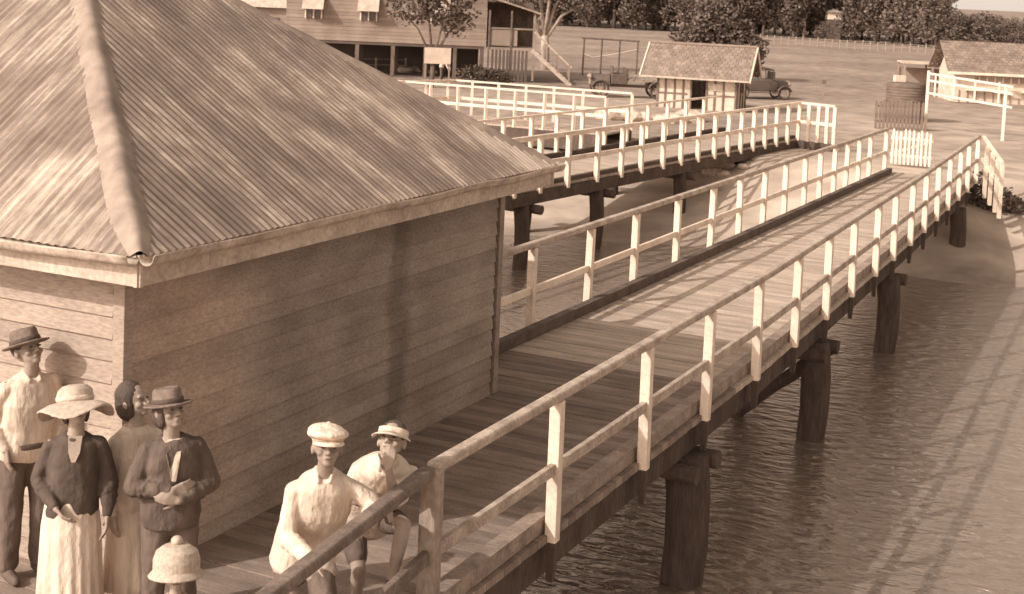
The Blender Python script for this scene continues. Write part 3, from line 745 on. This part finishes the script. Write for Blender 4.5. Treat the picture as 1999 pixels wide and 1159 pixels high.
tree('dense dark rounded tree rising behind the hut roof',R_*78/F_,78,1.0,.2,[(-1.2,0,2.2),(1,0,2.4),(0,.3,3.2)],[((-1.1,0,1.9),(1.5,1.2,1.2)),((.9,0,1.8),(1.7,1.2,1.2)),((0,0,2.9),(1.7,1.2,1.2)),((1.9,.2,1.2),(.8,.8,.8)),((-.2,0,3.9),(1.0,.8,.6))],6500,.12,leafd,bark2)
R_,F_=RFp(640,125)
tree('low dark bush at the left end of the house',R_,F_,.4,.06,[(-.5,0,.9),(.5,0,.8)],[((-.6,0,.7),(.9,.7,.6)),((.6,0,.6),(1,.7,.5))],1200,.09,leafd,bark2,cat='bush',name='bush')
R_,F_=RFp(940,165)
tree('low scrubby bush by the house stairs',R_,F_,.3,.05,[(-.4,0,.6),(.5,0,.5)],[((-.3,0,.5),(.9,.5,.4)),((.7,0,.4),(.8,.5,.35))],900,.08,leafd,bark2,cat='bush',name='bush')
R_,F_=RF(PG(1935,405))
tree('dark scrub on the sandy bank under the wing railing at the right edge',R_,F_,.2,.03,[(-.3,0,.3),(.4,0,.3)],[((-.25,.1,.35),(.38,.4,.5)),((.15,0,.18),(.5,.5,.34)),((.6,0,.06),(.4,.5,.18))],3600,.04,leafd,bark2,cat='bush',name='bush')
protos=[]
lab=['slender dark she-oak in the tree line across the paddock','broad mid-toned tree in the tree line across the paddock','tall loose tree with bare lower trunk in the tree line across the paddock']
for i,(th,tips,bl,lm) in enumerate([
 (1.0,[(0,0,5),(-.7,0,3),(.7,0,3.4)],[((0,0,2.0),(1.5,1.3,1.7)),((.1,0,4.4),(1.3,1.1,1.6)),((-.1,0,6.2),(.8,.7,1.2))],leafd),
 (1.2,[(-1.2,0,3.4),(1.1,0,3.6),(0,0,4.8)],[((-1.2,0,2.3),(1.5,1.3,1.6)),((1.2,0,2.3),(1.5,1.3,1.5)),((0,0,4.6),(2.0,1.5,1.5)),((.2,0,6.2),(1.3,1,1.0))],leafm),
 (1.8,[(-.9,0,4.2),(1.0,0,4.5),(.1,0,6)],[((-.9,0,3.7),(1.2,1,1.3)),((1.0,0,4.0),(1.2,1,1.2)),((0,0,5.9),(1.7,1.2,1.3))],leafd)]):
    protos.append(tree(lab[i],0,170,th,.14,tips,bl,1900,.15,lm,bark2,group='trees of the far tree line, kind %s'%['one','two','three'][i]))
used=[0,0,0];row=[]
for px in range(985,2060,16):
    for rw in range(2):
        row.append((px+random.uniform(-9,9)+rw*8,rw))
for px,rw in row:
    yb=interp([(980,44),(1300,60),(1500,72),(1700,82),(1860,96),(2060,112)],px)
    p=P(px,yb,-.3);R_,F_=RF(p);kk=(1+.10*rw+random.uniform(-.03,.05));R_*=kk;F_*=kk
    hs_=random.uniform(.9,1.35) if px<1840 else random.uniform(.44,.58)
    if abs(px-1627)<24 and rw==0: hs_=.33
    i=random.choice([0,0,1,1,2])
    if hs_==.33: i=1
    pr=protos[i];loc=W(R_,F_,gz(R_,F_)[0]);sc=(hs_*random.uniform(.95,1.3)*(1.3 if hs_<.6 else 1),)*2+(hs_,)
    if not used[i]: pr.location=loc;pr.scale=sc;used[i]=1
    else: dup(pr,loc,random.uniform(0,6.28),sc)
# ---------------------------------------------------------------- people
tex=bpy.data.textures.new('folds','CLOUDS');tex.noise_scale=.10;tex.noise_depth=1
def rem(o,vx,sm=3,disp=0):
    r=o.modifiers.new('r','REMESH');r.mode='VOXEL';r.voxel_size=vx;r.use_smooth_shade=True
    s=o.modifiers.new('s','SMOOTH');s.factor=.5;s.iterations=sm
    if disp:
        d=o.modifiers.new('d','DISPLACE');d.texture=tex;d.strength=disp;d.mid_level=.5;d.texture_coords='LOCAL'
    return o
DEF=dict(pel=(0,0,.93),wai=(0,0,1.07),che=(0,.01,1.28),nb=(0,0,1.46),
 hipR=(.09,0,.90),hipL=(-.09,0,.90),kneR=(.10,.02,.49),kneL=(-.10,.02,.49),ankR=(.11,-.02,.08),ankL=(-.11,-.02,.08),
 shR=(.165,0,1.385),shL=(-.165,0,1.385),elR=(.225,-.02,1.12),elL=(-.225,-.02,1.12),wrR=(.22,.07,.88),wrL=(-.22,.07,.88),
 hdR=(0,.15,-1),hdL=(0,.15,-1),paR=(-1,0,0),paL=(1,0,0),curl=.35)
def hand(bm,w,d,n,side,curl):
    d=V(d).normalized();n=V(n);n=(n-d*n.dot(d)).normalized();l=d.cross(n)*side
    for i,(ln,off) in enumerate(((.066,-.030),(.074,-.010),(.069,.010),(.054,.029))):
        kn=w+d*(.088-.006*abs(i-1))+l*off
        caps(bm,w+l*off*.5+d*.005,kn,.014,.0125,8)
        dir_=d.copy();p=kn
        for sg,fr in enumerate((.45,.32,.23)):
            dir_=(dir_*math.cos(curl)+n*math.sin(curl)).normalized() if sg or curl>.2 else dir_
            q=p+dir_*ln*fr*1.15;caps(bm,p,q,.0098-.001*sg,.0092-.001*sg,8);p=q
    p=w+d*.022-l*.02;dir_=(d*.6-l*.75+n*.25).normalized();q=p+dir_*.045;caps(bm,p,q,.014,.011,8)
    dir_=(dir_+d*.5+n*.3).normalized();caps(bm,q,q+dir_*.038,.0105,.0085,8)
def torso(bm,j,k=1.0,add=0,rows=None):
    x_h=(j['hipR']-j['hipL']).normalized();x_s=(j['shR']-j['shL']).normalized()
    sp=[j['pel']+(j['pel']-j['wai']).normalized()*.08,j['pel'],j['wai'],j['che'],(j['shR']+j['shL'])/2*.6+j['nb']*.4,j['nb']]
    ww=[(.145,.105),(.155,.108),(.132,.095),(.155,.112),(.120,.082),(.060,.056)]
    if rows: ww=rows
    rs=[];n=len(sp)
    for i in range(n):
        t=i/(n-1);x=x_h.lerp(x_s,min(1,t*1.4)).normalized();up=(sp[min(i+1,n-1)]-sp[max(i-1,0)]).normalized()
        dp=up.cross(x).normalized();x=dp.cross(up)
        a,b=ww[i];a=a*k+add;b=b*k+add
        rs.append([sp[i]+x*a*math.copysign(abs(math.cos(q))**.85,math.cos(q))+dp*b*math.copysign(abs(math.sin(q))**.9,math.sin(q)) for q in[2*math.pi*m/24 for m in range(24)]])
    rings(bm,rs)
def person(label,loc,rz,s,J,head=(0,0,0),shirt=None,sleeve='long',lower=None,lm=None,hat=None,hatm=None,hairlen=0,sk=None,vx=.0075,collar=False,shoes=True,belt=False,hm=hairm,group=None,hsc=1.0,slim=1.0,slv=1.0,vneck=None):
    sk=sk or skin
    r=root('person',label,'person',loc,group,rz=rz,s=s)
    j={k:(V(v) if hasattr(v,'__len__') else v) for k,v in{**DEF,**J}.items()}
    tor=(j['nb']-j['che']).normalized()
    hp=j['nb']+tor*.045+V((0,.012,.012))
    HM=Matrix.Translation(hp)@Matrix.Rotation(head[0],4,'Z')@Matrix.Rotation(-head[1],4,'X')@Matrix.Rotation(head[2],4,'Y')@Matrix.Scale(hsc,4)
    far=vx>.015
    bm=B();torso(bm,j,.93)
    caps(bm,j['nb']-tor*.05,hp+V((0,0,.04)),.056,.050)
    ell(bm,(0,-.005,.135),(.076,.096,.098),HM);ell(bm,(0,.030,.065),(.056,.062,.062),HM);ell(bm,(0,.066,.022),(.028,.022,.02),HM)
    if not far:
        caps(bm,HM@V((0,.09,.115)),HM@V((0,.112,.078)),.010,.0145,8);ell(bm,(.012,.100,.074),(.011,.012,.009),HM);ell(bm,(-.012,.100,.074),(.011,.012,.009),HM)
        caps(bm,HM@V((-.04,.086,.127)),HM@V((.04,.086,.127)),.011,.011,8)
        ell(bm,(0,.088,.045),(.024,.012,.010),HM);ell(bm,(.042,.066,.078),(.022,.022,.02),HM);ell(bm,(-.042,.066,.078),(.022,.022,.02),HM)
        for e in(-1,1): ell(bm,(e*.079,-.002,.098),(.011,.019,.031),HM)
    for sd,q in((1,'R'),(-1,'L')):
        caps(bm,j['sh'+q],j['el'+q],.046,.038);caps(bm,j['el'+q],j['el'+q].lerp(j['wr'+q],.35),.038,.039);caps(bm,j['el'+q].lerp(j['wr'+q],.3),j['wr'+q],.039,.025)
        if far: ell(bm,j['wr'+q]+j['hd'+q].normalized()*.07,(.035,.035,.06))
        else: hand(bm,j['wr'+q],j['hd'+q],j['pa'+q],sd,j['curl'])
        caps(bm,j['hip'+q],j['kne'+q],.078,.052);caps(bm,j['kne'+q],j['kne'+q].lerp(j['ank'+q],.35),.051,.053);caps(bm,j['kne'+q].lerp(j['ank'+q],.3),j['ank'+q],.053,.034)
        f=V((0,1,0));t=j['ank'+q]+V((0,.0,-.045));caps(bm,t-f*.03,t+f*.14,.034,.026)
    rem(mk('body',bm,sk,r,smooth=True),vx,2)
    if not far:
        for e in(-1,1):
            bm=B();ell(bm,(e*.031,.093,.108),(.013,.008,.0065),HM,10);mk('eye',bm,eyem,r,smooth=True)
        bm=B();ell(bm,(0,.099,.046),(.022,.005,.004),HM,10);mk('mouth',bm,lipm,r,smooth=True)
    bm=B();ell(bm,(0,-.014,.148),(.083,.098,.096),HM)
    if hairlen: ell(bm,(0,-.05,.09),(.082,.07,.06+hairlen),HM);ell(bm,(.062,-.005,.09),(.025,.045,.06+hairlen*.5),HM);ell(bm,(-.062,-.005,.09),(.025,.045,.06+hairlen*.5),HM)
    rem(mk('hair',bm,hm,r,smooth=True),max(vx,.009),2,.008)
    if shirt:
        bm=B();loose=.018 if shirt is clothw else .004
        torso(bm,j,1.0*slim,.014,rows=[(.146,.110),(.158+loose,.116+loose),(.150+loose,.110+loose),(.164+loose*.4,.120+loose*.4),(.130,.088),(.062,.058)])
        for q in'RL':
            sc_=j['sh'+q].lerp(j['nb'],.45);sc_.z=max(j['sh'+q].z,j['nb'].z-.05)
            caps(bm,sc_,j['sh'+q]-V((0,0,.012)),.038,.052*slv)
            caps(bm,j['sh'+q]-V((0,0,.012)),j['sh'+q].lerp(j['el'+q],.5),.052*slv,.055*slv);
            e2=j['sh'+q].lerp(j['el'+q],.5)
            if sleeve=='long':
                caps(bm,e2,j['el'+q],.055*slv,.053*slv)
                w=j['el'+q].lerp(j['wr'+q],.88);caps(bm,j['el'+q],j['el'+q].lerp(w,.7),.053*slv,.048*slv);caps(bm,j['el'+q].lerp(w,.7),w,.048*slv,.034);caps(bm,w,w+(w-j['el'+q]).normalized()*.012,.036,.036)
                fd=(w-j['el'+q]);fn,fu=frame(fd)
                for t_ in(.1,.26,.45):      # rucked sleeve folds
                    c_=j['el'+q]+fd*t_;rr=.051*slv;tube(bm,[c_+fd.normalized()*.014*math.sin(a_*2+t_*9)+(fn*math.cos(a_)+fu*math.sin(a_))*rr for a_ in[.1+5.9*k/12 for k in range(13)]],.009,6)
            else: caps(bm,e2,j['sh'+q].lerp(j['el'+q],.82),.055*slv,.062*slv)
        if collar:
            for e in(-1,1): caps(bm,j['nb']+V((e*.055,-.01,.03)),j['nb']+V((e*.035,.085,-.02)),.016,.013,8);caps(bm,j['nb']+V((e*.055,-.01,.03)),j['nb']+V((0,-.065,.035)),.016,.016,8)
        rem(mk('shirt' if shirt is clothw else 'jacket',bm,shirt,r,smooth=True),max(vx,.008),4,.014)
        if vneck:
            w_,dp_=vneck
            bm=B();c=j['nb'];pts=[(-w_,.058,.0),(w_,.058,.0),(w_*.8,.122,-.09),(.012,.158,-dp_),(-.012,.158,-dp_),(-w_*.8,.122,-.09)]
            vs=[bm.verts.new(c+V(p)) for p in pts];bm.faces.new(vs)
            ws=[bm.verts.new(v.co+V((0,-.05,-.0))) for v in vs];bm.faces.new(ws[::-1])
            for k in range(6):bm.faces.new((vs[k],vs[(k+1)%6],ws[(k+1)%6],ws[k]))
            mk('neck_opening',bm,clothw if shirt is jackm else skin,r)
    if lower in('trousers','shorts'):
        bm=B()
        ell(bm,j['pel']-V((0,0,.02)),(.166,.126,.14))
        for q in'RL':
            caps(bm,j['hip'+q],j['kne'+q] if lower=='trousers' else j['hip'+q].lerp(j['kne'+q],.72),.100,.082)
            if lower=='trousers': caps(bm,j['kne'+q],j['ank'+q]+V((0,0,.03)),.080,.074)
        rem(mk(lower,bm,lm,r,smooth=True),max(vx,.012),4,.018)
    if lower=='skirt':
        bm=B();c=j['pel'];rs=[];n=120
        for z,ra,rb in((.14,.142,.110),(.05,.168,.128),(-.1,.190,.150),(-.35,.200,.165),(-.55,.21,.18),(-.62,.215,.19)):
            am=.0 if z>.1 else .03*min(1,(.1-z)*2)
            rs.append([V((c.x+ra*math.cos(a)*(1+am*math.sin(a*17+z+math.sin(a*3))),c.y+rb*math.sin(a)*(1+am*math.sin(a*17+z+math.sin(a*3))),c.z+z+.01*math.sin(a*5))) for a in[2*math.pi*k/n for k in range(n)]])
        rings(bm,rs);mk('skirt',bm,lm,r,smooth=True)
    if belt:
        bm=B();c=(j['pel']+j['wai'])/2;lathe(bm,[(.192,-.02),(.198,-.015),(.198,.015),(.192,.02)],Matrix.Translation(c+V((0,0,-.03))),32,1,.80);mk('belt',bm,leather,r,smooth=True)
    if shoes:
        for q in'RL':
            bm=B();t=j['ank'+q]+V((0,0,-.035));caps(bm,t-V((0,.04,0)),t+V((0,.07,0)),.045,.042);caps(bm,t+V((0,.05,-.01)),t+V((0,.17,-.012)),.042,.033);rem(mk('shoe',bm,leather,r,smooth=True),.012,2)
    T=HM@Matrix.Translation(V((0,-.008,.0)))
    if hat=='fedora':
        bm=B();X=T@Matrix.Rotation(-.12,4,'X')
        lathe(bm,[(.088,.138),(.140,.140),(.152,.150),(.145,.154),(.094,.152),(.092,.19),(.086,.232),(.072,.248),(.04,.238),(.01,.230)],X,36,.92,1.1);rem(mk('hat',bm,hatm,r,smooth=True),.006,1,.008)
        bm=B();lathe(bm,[(.0955,.156),(.0985,.158),(.0965,.183),(.093,.185)],X,36,.92,1.1);mk('hat_band',bm,clothd,r,smooth=True)
    if hat=='sun':
        bm=B();X=T@Matrix.Rotation(-.10,4,'X');n=44;rs=[]
        for rr,z in[(.09,.140),(.16,.124),(.225,.088),(.238,.084),(.232,.100),(.165,.137),(.108,.152),(.114,.185),(.106,.222),(.075,.248),(.03,.256),(.005,.257)]:
            fl=max(0,(rr-.12))*.28
            rs.append([X@V((rr*.98*math.cos(2*math.pi*k/n),rr*1.03*math.sin(2*math.pi*k/n),z+fl*math.sin(6*math.pi*k/n+1)-fl*.5*abs(math.cos(2*math.pi*k/n)))) for k in range(n)])
        rings(bm,rs);rem(mk('hat',bm,hatm,r,smooth=True),.006,1,.006)
        bm=B();lathe(bm,[(.111,.155),(.117,.157),(.119,.182),(.114,.185)],X,40,.98,1.03);mk('hat_band',bm,clothw,r,smooth=True)
    if hat=='cap':
        bm=B();X=T@Matrix.Rotation(-.10,4,'X')
        ell(bm,(0,.012,.185),(.118,.136,.042),X,24);ell(bm,(.01,-.008,.202),(.102,.112,.044),X,24);ell(bm,(0,.05,.178),(.09,.09,.028),X,20)
        lathe(bm,[(.09,.140),(.094,.140),(.100,.165),(.09,.18)],X,32,.92,1.08);rem(mk('cap',bm,hatm,r,smooth=True),.007,3,.010)
        bm=B();pv=None
        for k in range(17):
            a=math.radians(22+136*k/16);c=V((math.cos(a)*.088,math.sin(a)*.10,.150));d=V((math.cos(a)*.098,math.sin(a)*.170,.132))
            row=[bm.verts.new(X@c),bm.verts.new(X@c.lerp(d,.5)+V((0,0,.006))),bm.verts.new(X@d)]
            if pv:
                for i in(0,1):bm.faces.new((pv[i],pv[i+1],row[i+1],row[i]))
            pv=row
        o=mk('cap_peak',bm,hatm,r,smooth=True);o.modifiers.new('s','SOLIDIFY').thickness=.008
        bm=B();ell(bm,(0,.0,.246),(.012,.012,.006),X,10);mk('cap_button',bm,hatm,r,smooth=True)
    if hat=='visor':
        X=T@Matrix.Rotation(-.1,4,'X')
        bm=B();lathe(bm,[(.089,.140),(.096,.140),(.096,.178),(.089,.178)],X,36,.93,1.1);mk('eyeshade_band',bm,hatm,r,smooth=True)
        bm=B();pv=None
        for k in range(17):
            a=math.radians(5+170*k/16);c=V((math.cos(a)*.086,math.sin(a)*.10,.150));d=V((math.cos(a)*.12,math.sin(a)*.180,.118))
            row=[bm.verts.new(X@c),bm.verts.new(X@d)]
            if pv:bm.faces.new((pv[0],pv[1],row[1],row[0]))
            pv=row
        o=mk('eyeshade_peak',bm,hatm,r,smooth=True);o.modifiers.new('s','SOLIDIFY').thickness=.006
    if hat=='pompom':
        bm=B();lathe(bm,[(.09,.08),(.13,.070),(.158,.066),(.162,.074),(.150,.088),(.134,.105),(.136,.160),(.120,.212),(.075,.243),(.01,.252)],T,36,1,1.05);rem(mk('hat',bm,hatm,r,smooth=True),.006,1,.008)
        bm=B();ell(bm,(0,0,.268),(.036,.036,.03),T);rem(mk('pompom',bm,hatm,r,smooth=True),.006,1,.01)
    return r
def faceto(v): return math.atan2(-v[0],v[1])
def stand(px,py,z):
    p=P(px,py,z);return V((p.x,p.y,0))
def toL(loc,rz,s,p): return tuple(Matrix.Rotation(-rz,3,'Z')@((V(p)-V(loc))/s))
def sides(rz):
    a='R' if (Matrix.Rotation(rz,3,'Z')@V((1,0,0))).dot(RV)>0 else 'L'
    return a,('L' if a=='R' else 'R'),(1 if a=='R' else -1)
# 1
q=PD(52,700,9.6);l=V((q.x,q.y,0));rz=faceto(-l)+.35
person('person at the far left in a dark brimmed hat, white shirt and dark trousers',l,rz,.99,
 dict(pel=(.02,0,.93),che=(-.01,.03,1.27),nb=(-.01,.05,1.45),shR=(.155,.04,1.375),shL=(-.17,.03,1.39),elR=(.26,-.04,1.14),wrR=(.17,.11,.96),elL=(-.24,.0,1.13),wrL=(-.21,.12,.92),kneL=(-.1,.06,.49)),head=(.3,-.5,0),shirt=clothw,lower='trousers',lm=clothb,hat='fedora',hatm=felt,sk=skind,collar=True,belt=True,slv=1.12,hsc=1.1,slim=1.05)
# 2
l=stand(148,751,1.66);rz=faceto(-l)-.1
person('person in a wide pale sun hat, dark jumper and long pale pleated skirt',l,rz,.94,
 dict(pel=(.015,0,.93),nb=(-.01,.03,1.45),shR=(.15,.02,1.37),shL=(-.155,.01,1.38),elR=(.225,-.02,1.13),wrR=(.10,.16,1.0),hdR=(-.6,.3,-.6),elL=(-.225,.0,1.13),wrL=(-.22,.10,.92)),head=(.3,-.4,0),shirt=clothd,lower='skirt',lm=clothw,hat='sun',hatm=straw,hairlen=.03,sk=skin,slim=.98,slv=1.08,vneck=(.045,.14),hsc=1.05)
# 3
l=stand(266,757,1.57);rz=faceto(-l)+.6
person('bareheaded dark-haired person in white standing by the shed corner, turned to the right',l,rz,.91,dict(shR=(.15,0,1.375),shL=(-.15,0,1.375),elL=(-.24,.02,1.14),wrL=(-.2,.14,.95)),head=(.4,-.3,0),shirt=clothw,lower='skirt',lm=clothw,hairlen=.05,sk=skin,slim=1.05,slv=1.15,hsc=1.1)
# 4
l=stand(338,757,1.66);rz=faceto(-l)+.15
person('person with folded arms in a dark hat and dark jacket over a white shirt',l,rz,.94,
 dict(nb=(.01,.03,1.45),shR=(.16,.02,1.37),shL=(-.16,.02,1.38),elR=(.25,.05,1.14),wrR=(.02,.19,1.14),hdR=(-1,.02,.25),paR=(0,-1,0),elL=(-.25,.05,1.13),wrL=(-.02,.22,1.08),hdL=(1,-.02,.25),paL=(0,-1,0)),head=(.45,-.35,0),shirt=jackm,lower='trousers',lm=clothb,hat='fedora',hatm=felt,hairlen=.03,sk=skind,slim=1.15,slv=1.25,vneck=(.055,.25),hsc=1.1)
# 5
l=stand(345,1066,1.14)
person('small child in a rounded pale hat with a pompom, cut off by the bottom edge',l,faceto(-l),.60,dict(),head=(0,-.15,0),shirt=clothw,lower='skirt',lm=clothw,hat='pompom',hatm=straw,hairlen=.02,hsc=1.55)
# 6 cap: joints read from the photograph as points on depth planes
q=PD(605,1085,8.6);l=V((q.x,q.y,0));rz=faceto(-l)-.05;s=.95
A,Bq,g=sides(rz)
def w6(px,py,d): return toL(l,rz,s,PD(px,py,d))
J6={'pel':w6(590,1098,8.64),'wai':w6(600,1050,8.60),'che':w6(622,982,8.42),'nb':w6(634,925,8.32),'hip'+A:w6(623,1108,8.62),'hip'+Bq:w6(560,1106,8.62),
 'kne'+A:w6(640,1215,8.35),'kne'+Bq:w6(575,1215,8.35),'ank'+A:(g*.11,-.05,.08),'ank'+Bq:(-g*.11,-.05,.08),
 'sh'+A:w6(692,952,8.40),'sh'+Bq:w6(574,955,8.32),'el'+A:w6(738,992,8.42),'el'+Bq:w6(560,1050,8.28),
 'wr'+A:w6(712,1006,8.22),'wr'+Bq:w6(615,1098,8.02),'curl':.6}
J6['hd'+A]=tuple(V(w6(697,1046,8.10))-V(J6['wr'+A]));J6['hd'+Bq]=tuple(V(w6(660,1104,7.98))-V(J6['wr'+Bq]))
J6['pa'+A]=(0,-1,-.3);J6['pa'+Bq]=(0,-.6,-1)
person('person in a white flat cap and white shirt leaning an arm on the dark railing',l,rz,s,J6,head=(-.15*g,-.32,.06*g),shirt=clothw,lower='trousers',lm=clothb,hat='cap',hatm=clothw,sk=skind,collar=True,hsc=1.12,slim=1.16,slv=1.15)
# 7 eyeshade
q=PD(730,1000,9.2);l=V((q.x,q.y,0));rz=faceto(-l)-.15;s=.95
A,Bq,g=sides(rz)
def w7(px,py,d): return toL(l,rz,s,PD(px,py,d))
J7={'pel':w7(712,1008,9.30),'wai':w7(720,980,9.20),'che':w7(740,936,8.98),'nb':w7(756,904,8.76),'hip'+A:w7(746,1012,9.3),'hip'+Bq:w7(686,1012,9.3),
 'kne'+A:w7(788,1024,8.85),'ank'+A:w7(765,1130,8.85),'kne'+Bq:w7(700,1112,9.05),'ank'+Bq:(-g*.12,-.1,.08),
 'sh'+A:w7(802,922,8.88),'sh'+Bq:w7(698,918,8.88),'el'+A:w7(772,978,8.66),'wr'+A:w7(758,914,8.52),'el'+Bq:w7(684,972,8.8),'wr'+Bq:w7(735,988,8.6),'curl':.75}
J7['hd'+A]=tuple(V(w7(762,872,8.50))-V(J7['wr'+A]));J7['hd'+Bq]=tuple(V(w7(770,1002,8.55))-V(J7['wr'+Bq]));J7['pa'+A]=(0,-1,.1);J7['pa'+Bq]=(0,-.3,-1)
person('person in a white eyeshade, hand to face, one bare knee raised behind the railing',l,rz,s,J7,head=(.15*g,-.62,0),shirt=clothw,sleeve='short',lower='shorts',lm=clothb,hat='visor',hatm=clothw,sk=skin,shoes=True,collar=True,hsc=1.12,slim=1.18,slv=1.15)
for i,(px,py,lb,sh,lw) in enumerate([(1413,214,'distant person in white beside the hut doorway',clothw,clothw),(1436,216,'distant person in dark clothes beside the right end of the hut front',clothd,clothb),(862,158,'distant person in a pale shirt bending by the notice board',clothw,clothb)]):
    q=P(px,py,-.3);R_,F_=RF(q);q=W(R_,F_-.3,gz(R_,F_)[0])
    JJ={} if i<2 else dict(che=(0,.2,1.2),nb=(0,.35,1.3),shR=(.17,.3,1.28),shL=(-.17,.3,1.28),elR=(.2,.4,1.02),elL=(-.2,.4,1.02),wrR=(.15,.5,.8),wrL=(-.15,.5,.8))
    person(lb,q,faceto(-q)+i*.6,.85 if i<2 else .75,JJ,shirt=sh,lower='trousers',lm=lw,hat=None,vx=.02)
# ---------------------------------------------------------------- light, world, camera
sv=V((-.75,-1.34,1.0)).normalized()
sd=bpy.data.lights.new('sun','SUN');sd.energy=3.4;sd.angle=math.radians(.4);sd.color=(1,.945,.875)
so=bpy.data.objects.new('sun',sd);COL.objects.link(so);so.rotation_euler=sv.to_track_quat('Z','Y').to_euler();so.location=(0,0,30)
w=bpy.data.worlds.new('World');scene.world=w;w.use_nodes=True;nt=w.node_tree;N=nt.nodes;L=nt.links;bg=N['Background']
sk_=N.new('ShaderNodeTexSky');sk_.sky_type='NISHITA';sk_.sun_disc=False;sk_.sun_elevation=math.asin(sv.z);sk_.sun_rotation=math.atan2(sv.x,sv.y)
sk_.dust_density=3;sk_.air_density=1
bw=N.new('ShaderNodeRGBToBW');L.new(sk_.outputs[0],bw.inputs[0])
# pale haze that thickens towards the horizon, added to the sky's own light
tc=N.new('ShaderNodeTexCoord');sz=N.new('ShaderNodeSeparateXYZ');L.new(tc.outputs['Generated'],sz.inputs[0])
ab=N.new('ShaderNodeMath');ab.operation='ABSOLUTE';L.new(sz.outputs['Z'],ab.inputs[0])
hz=N.new('ShaderNodeMath');hz.operation='MULTIPLY';hz.inputs[1].default_value=-4.5;L.new(ab.outputs[0],hz.inputs[0])
ex=N.new('ShaderNodeMath');ex.operation='EXPONENT';L.new(hz.outputs[0],ex.inputs[0])
h2=N.new('ShaderNodeMath');h2.operation='MULTIPLY';h2.inputs[1].default_value=4.0;L.new(ex.outputs[0],h2.inputs[0])
b2=N.new('ShaderNodeMath');b2.operation='MULTIPLY_ADD';b2.inputs[1].default_value=1.4;L.new(bw.outputs[0],b2.inputs[0]);L.new(h2.outputs[0],b2.inputs[2])
ml=N.new('ShaderNodeVectorMath');ml.operation='SCALE';ml.inputs[0].default_value=(1.12,.95,.81)
L.new(b2.outputs[0],ml.inputs['Scale']);L.new(ml.outputs[0],bg.inputs['Color']);bg.inputs['Strength'].default_value=.15
cd=bpy.data.cameras.new('Camera');cam=bpy.data.objects.new('Camera',cd);COL.objects.link(cam)
cam.location=CAM;cam.rotation_euler=MR.to_euler();cd.sensor_width=36;cd.lens=36*FPX/2000;cd.shift_y=-(579.5-CY)/2000;cd.clip_end=6000;cd.clip_start=.1
cd.dof.use_dof=True;cd.dof.focus_distance=13;cd.dof.aperture_fstop=4.5
scene.camera=cam
scene.view_settings.view_transform='Standard';scene.view_settings.look='None';scene.view_settings.exposure=0
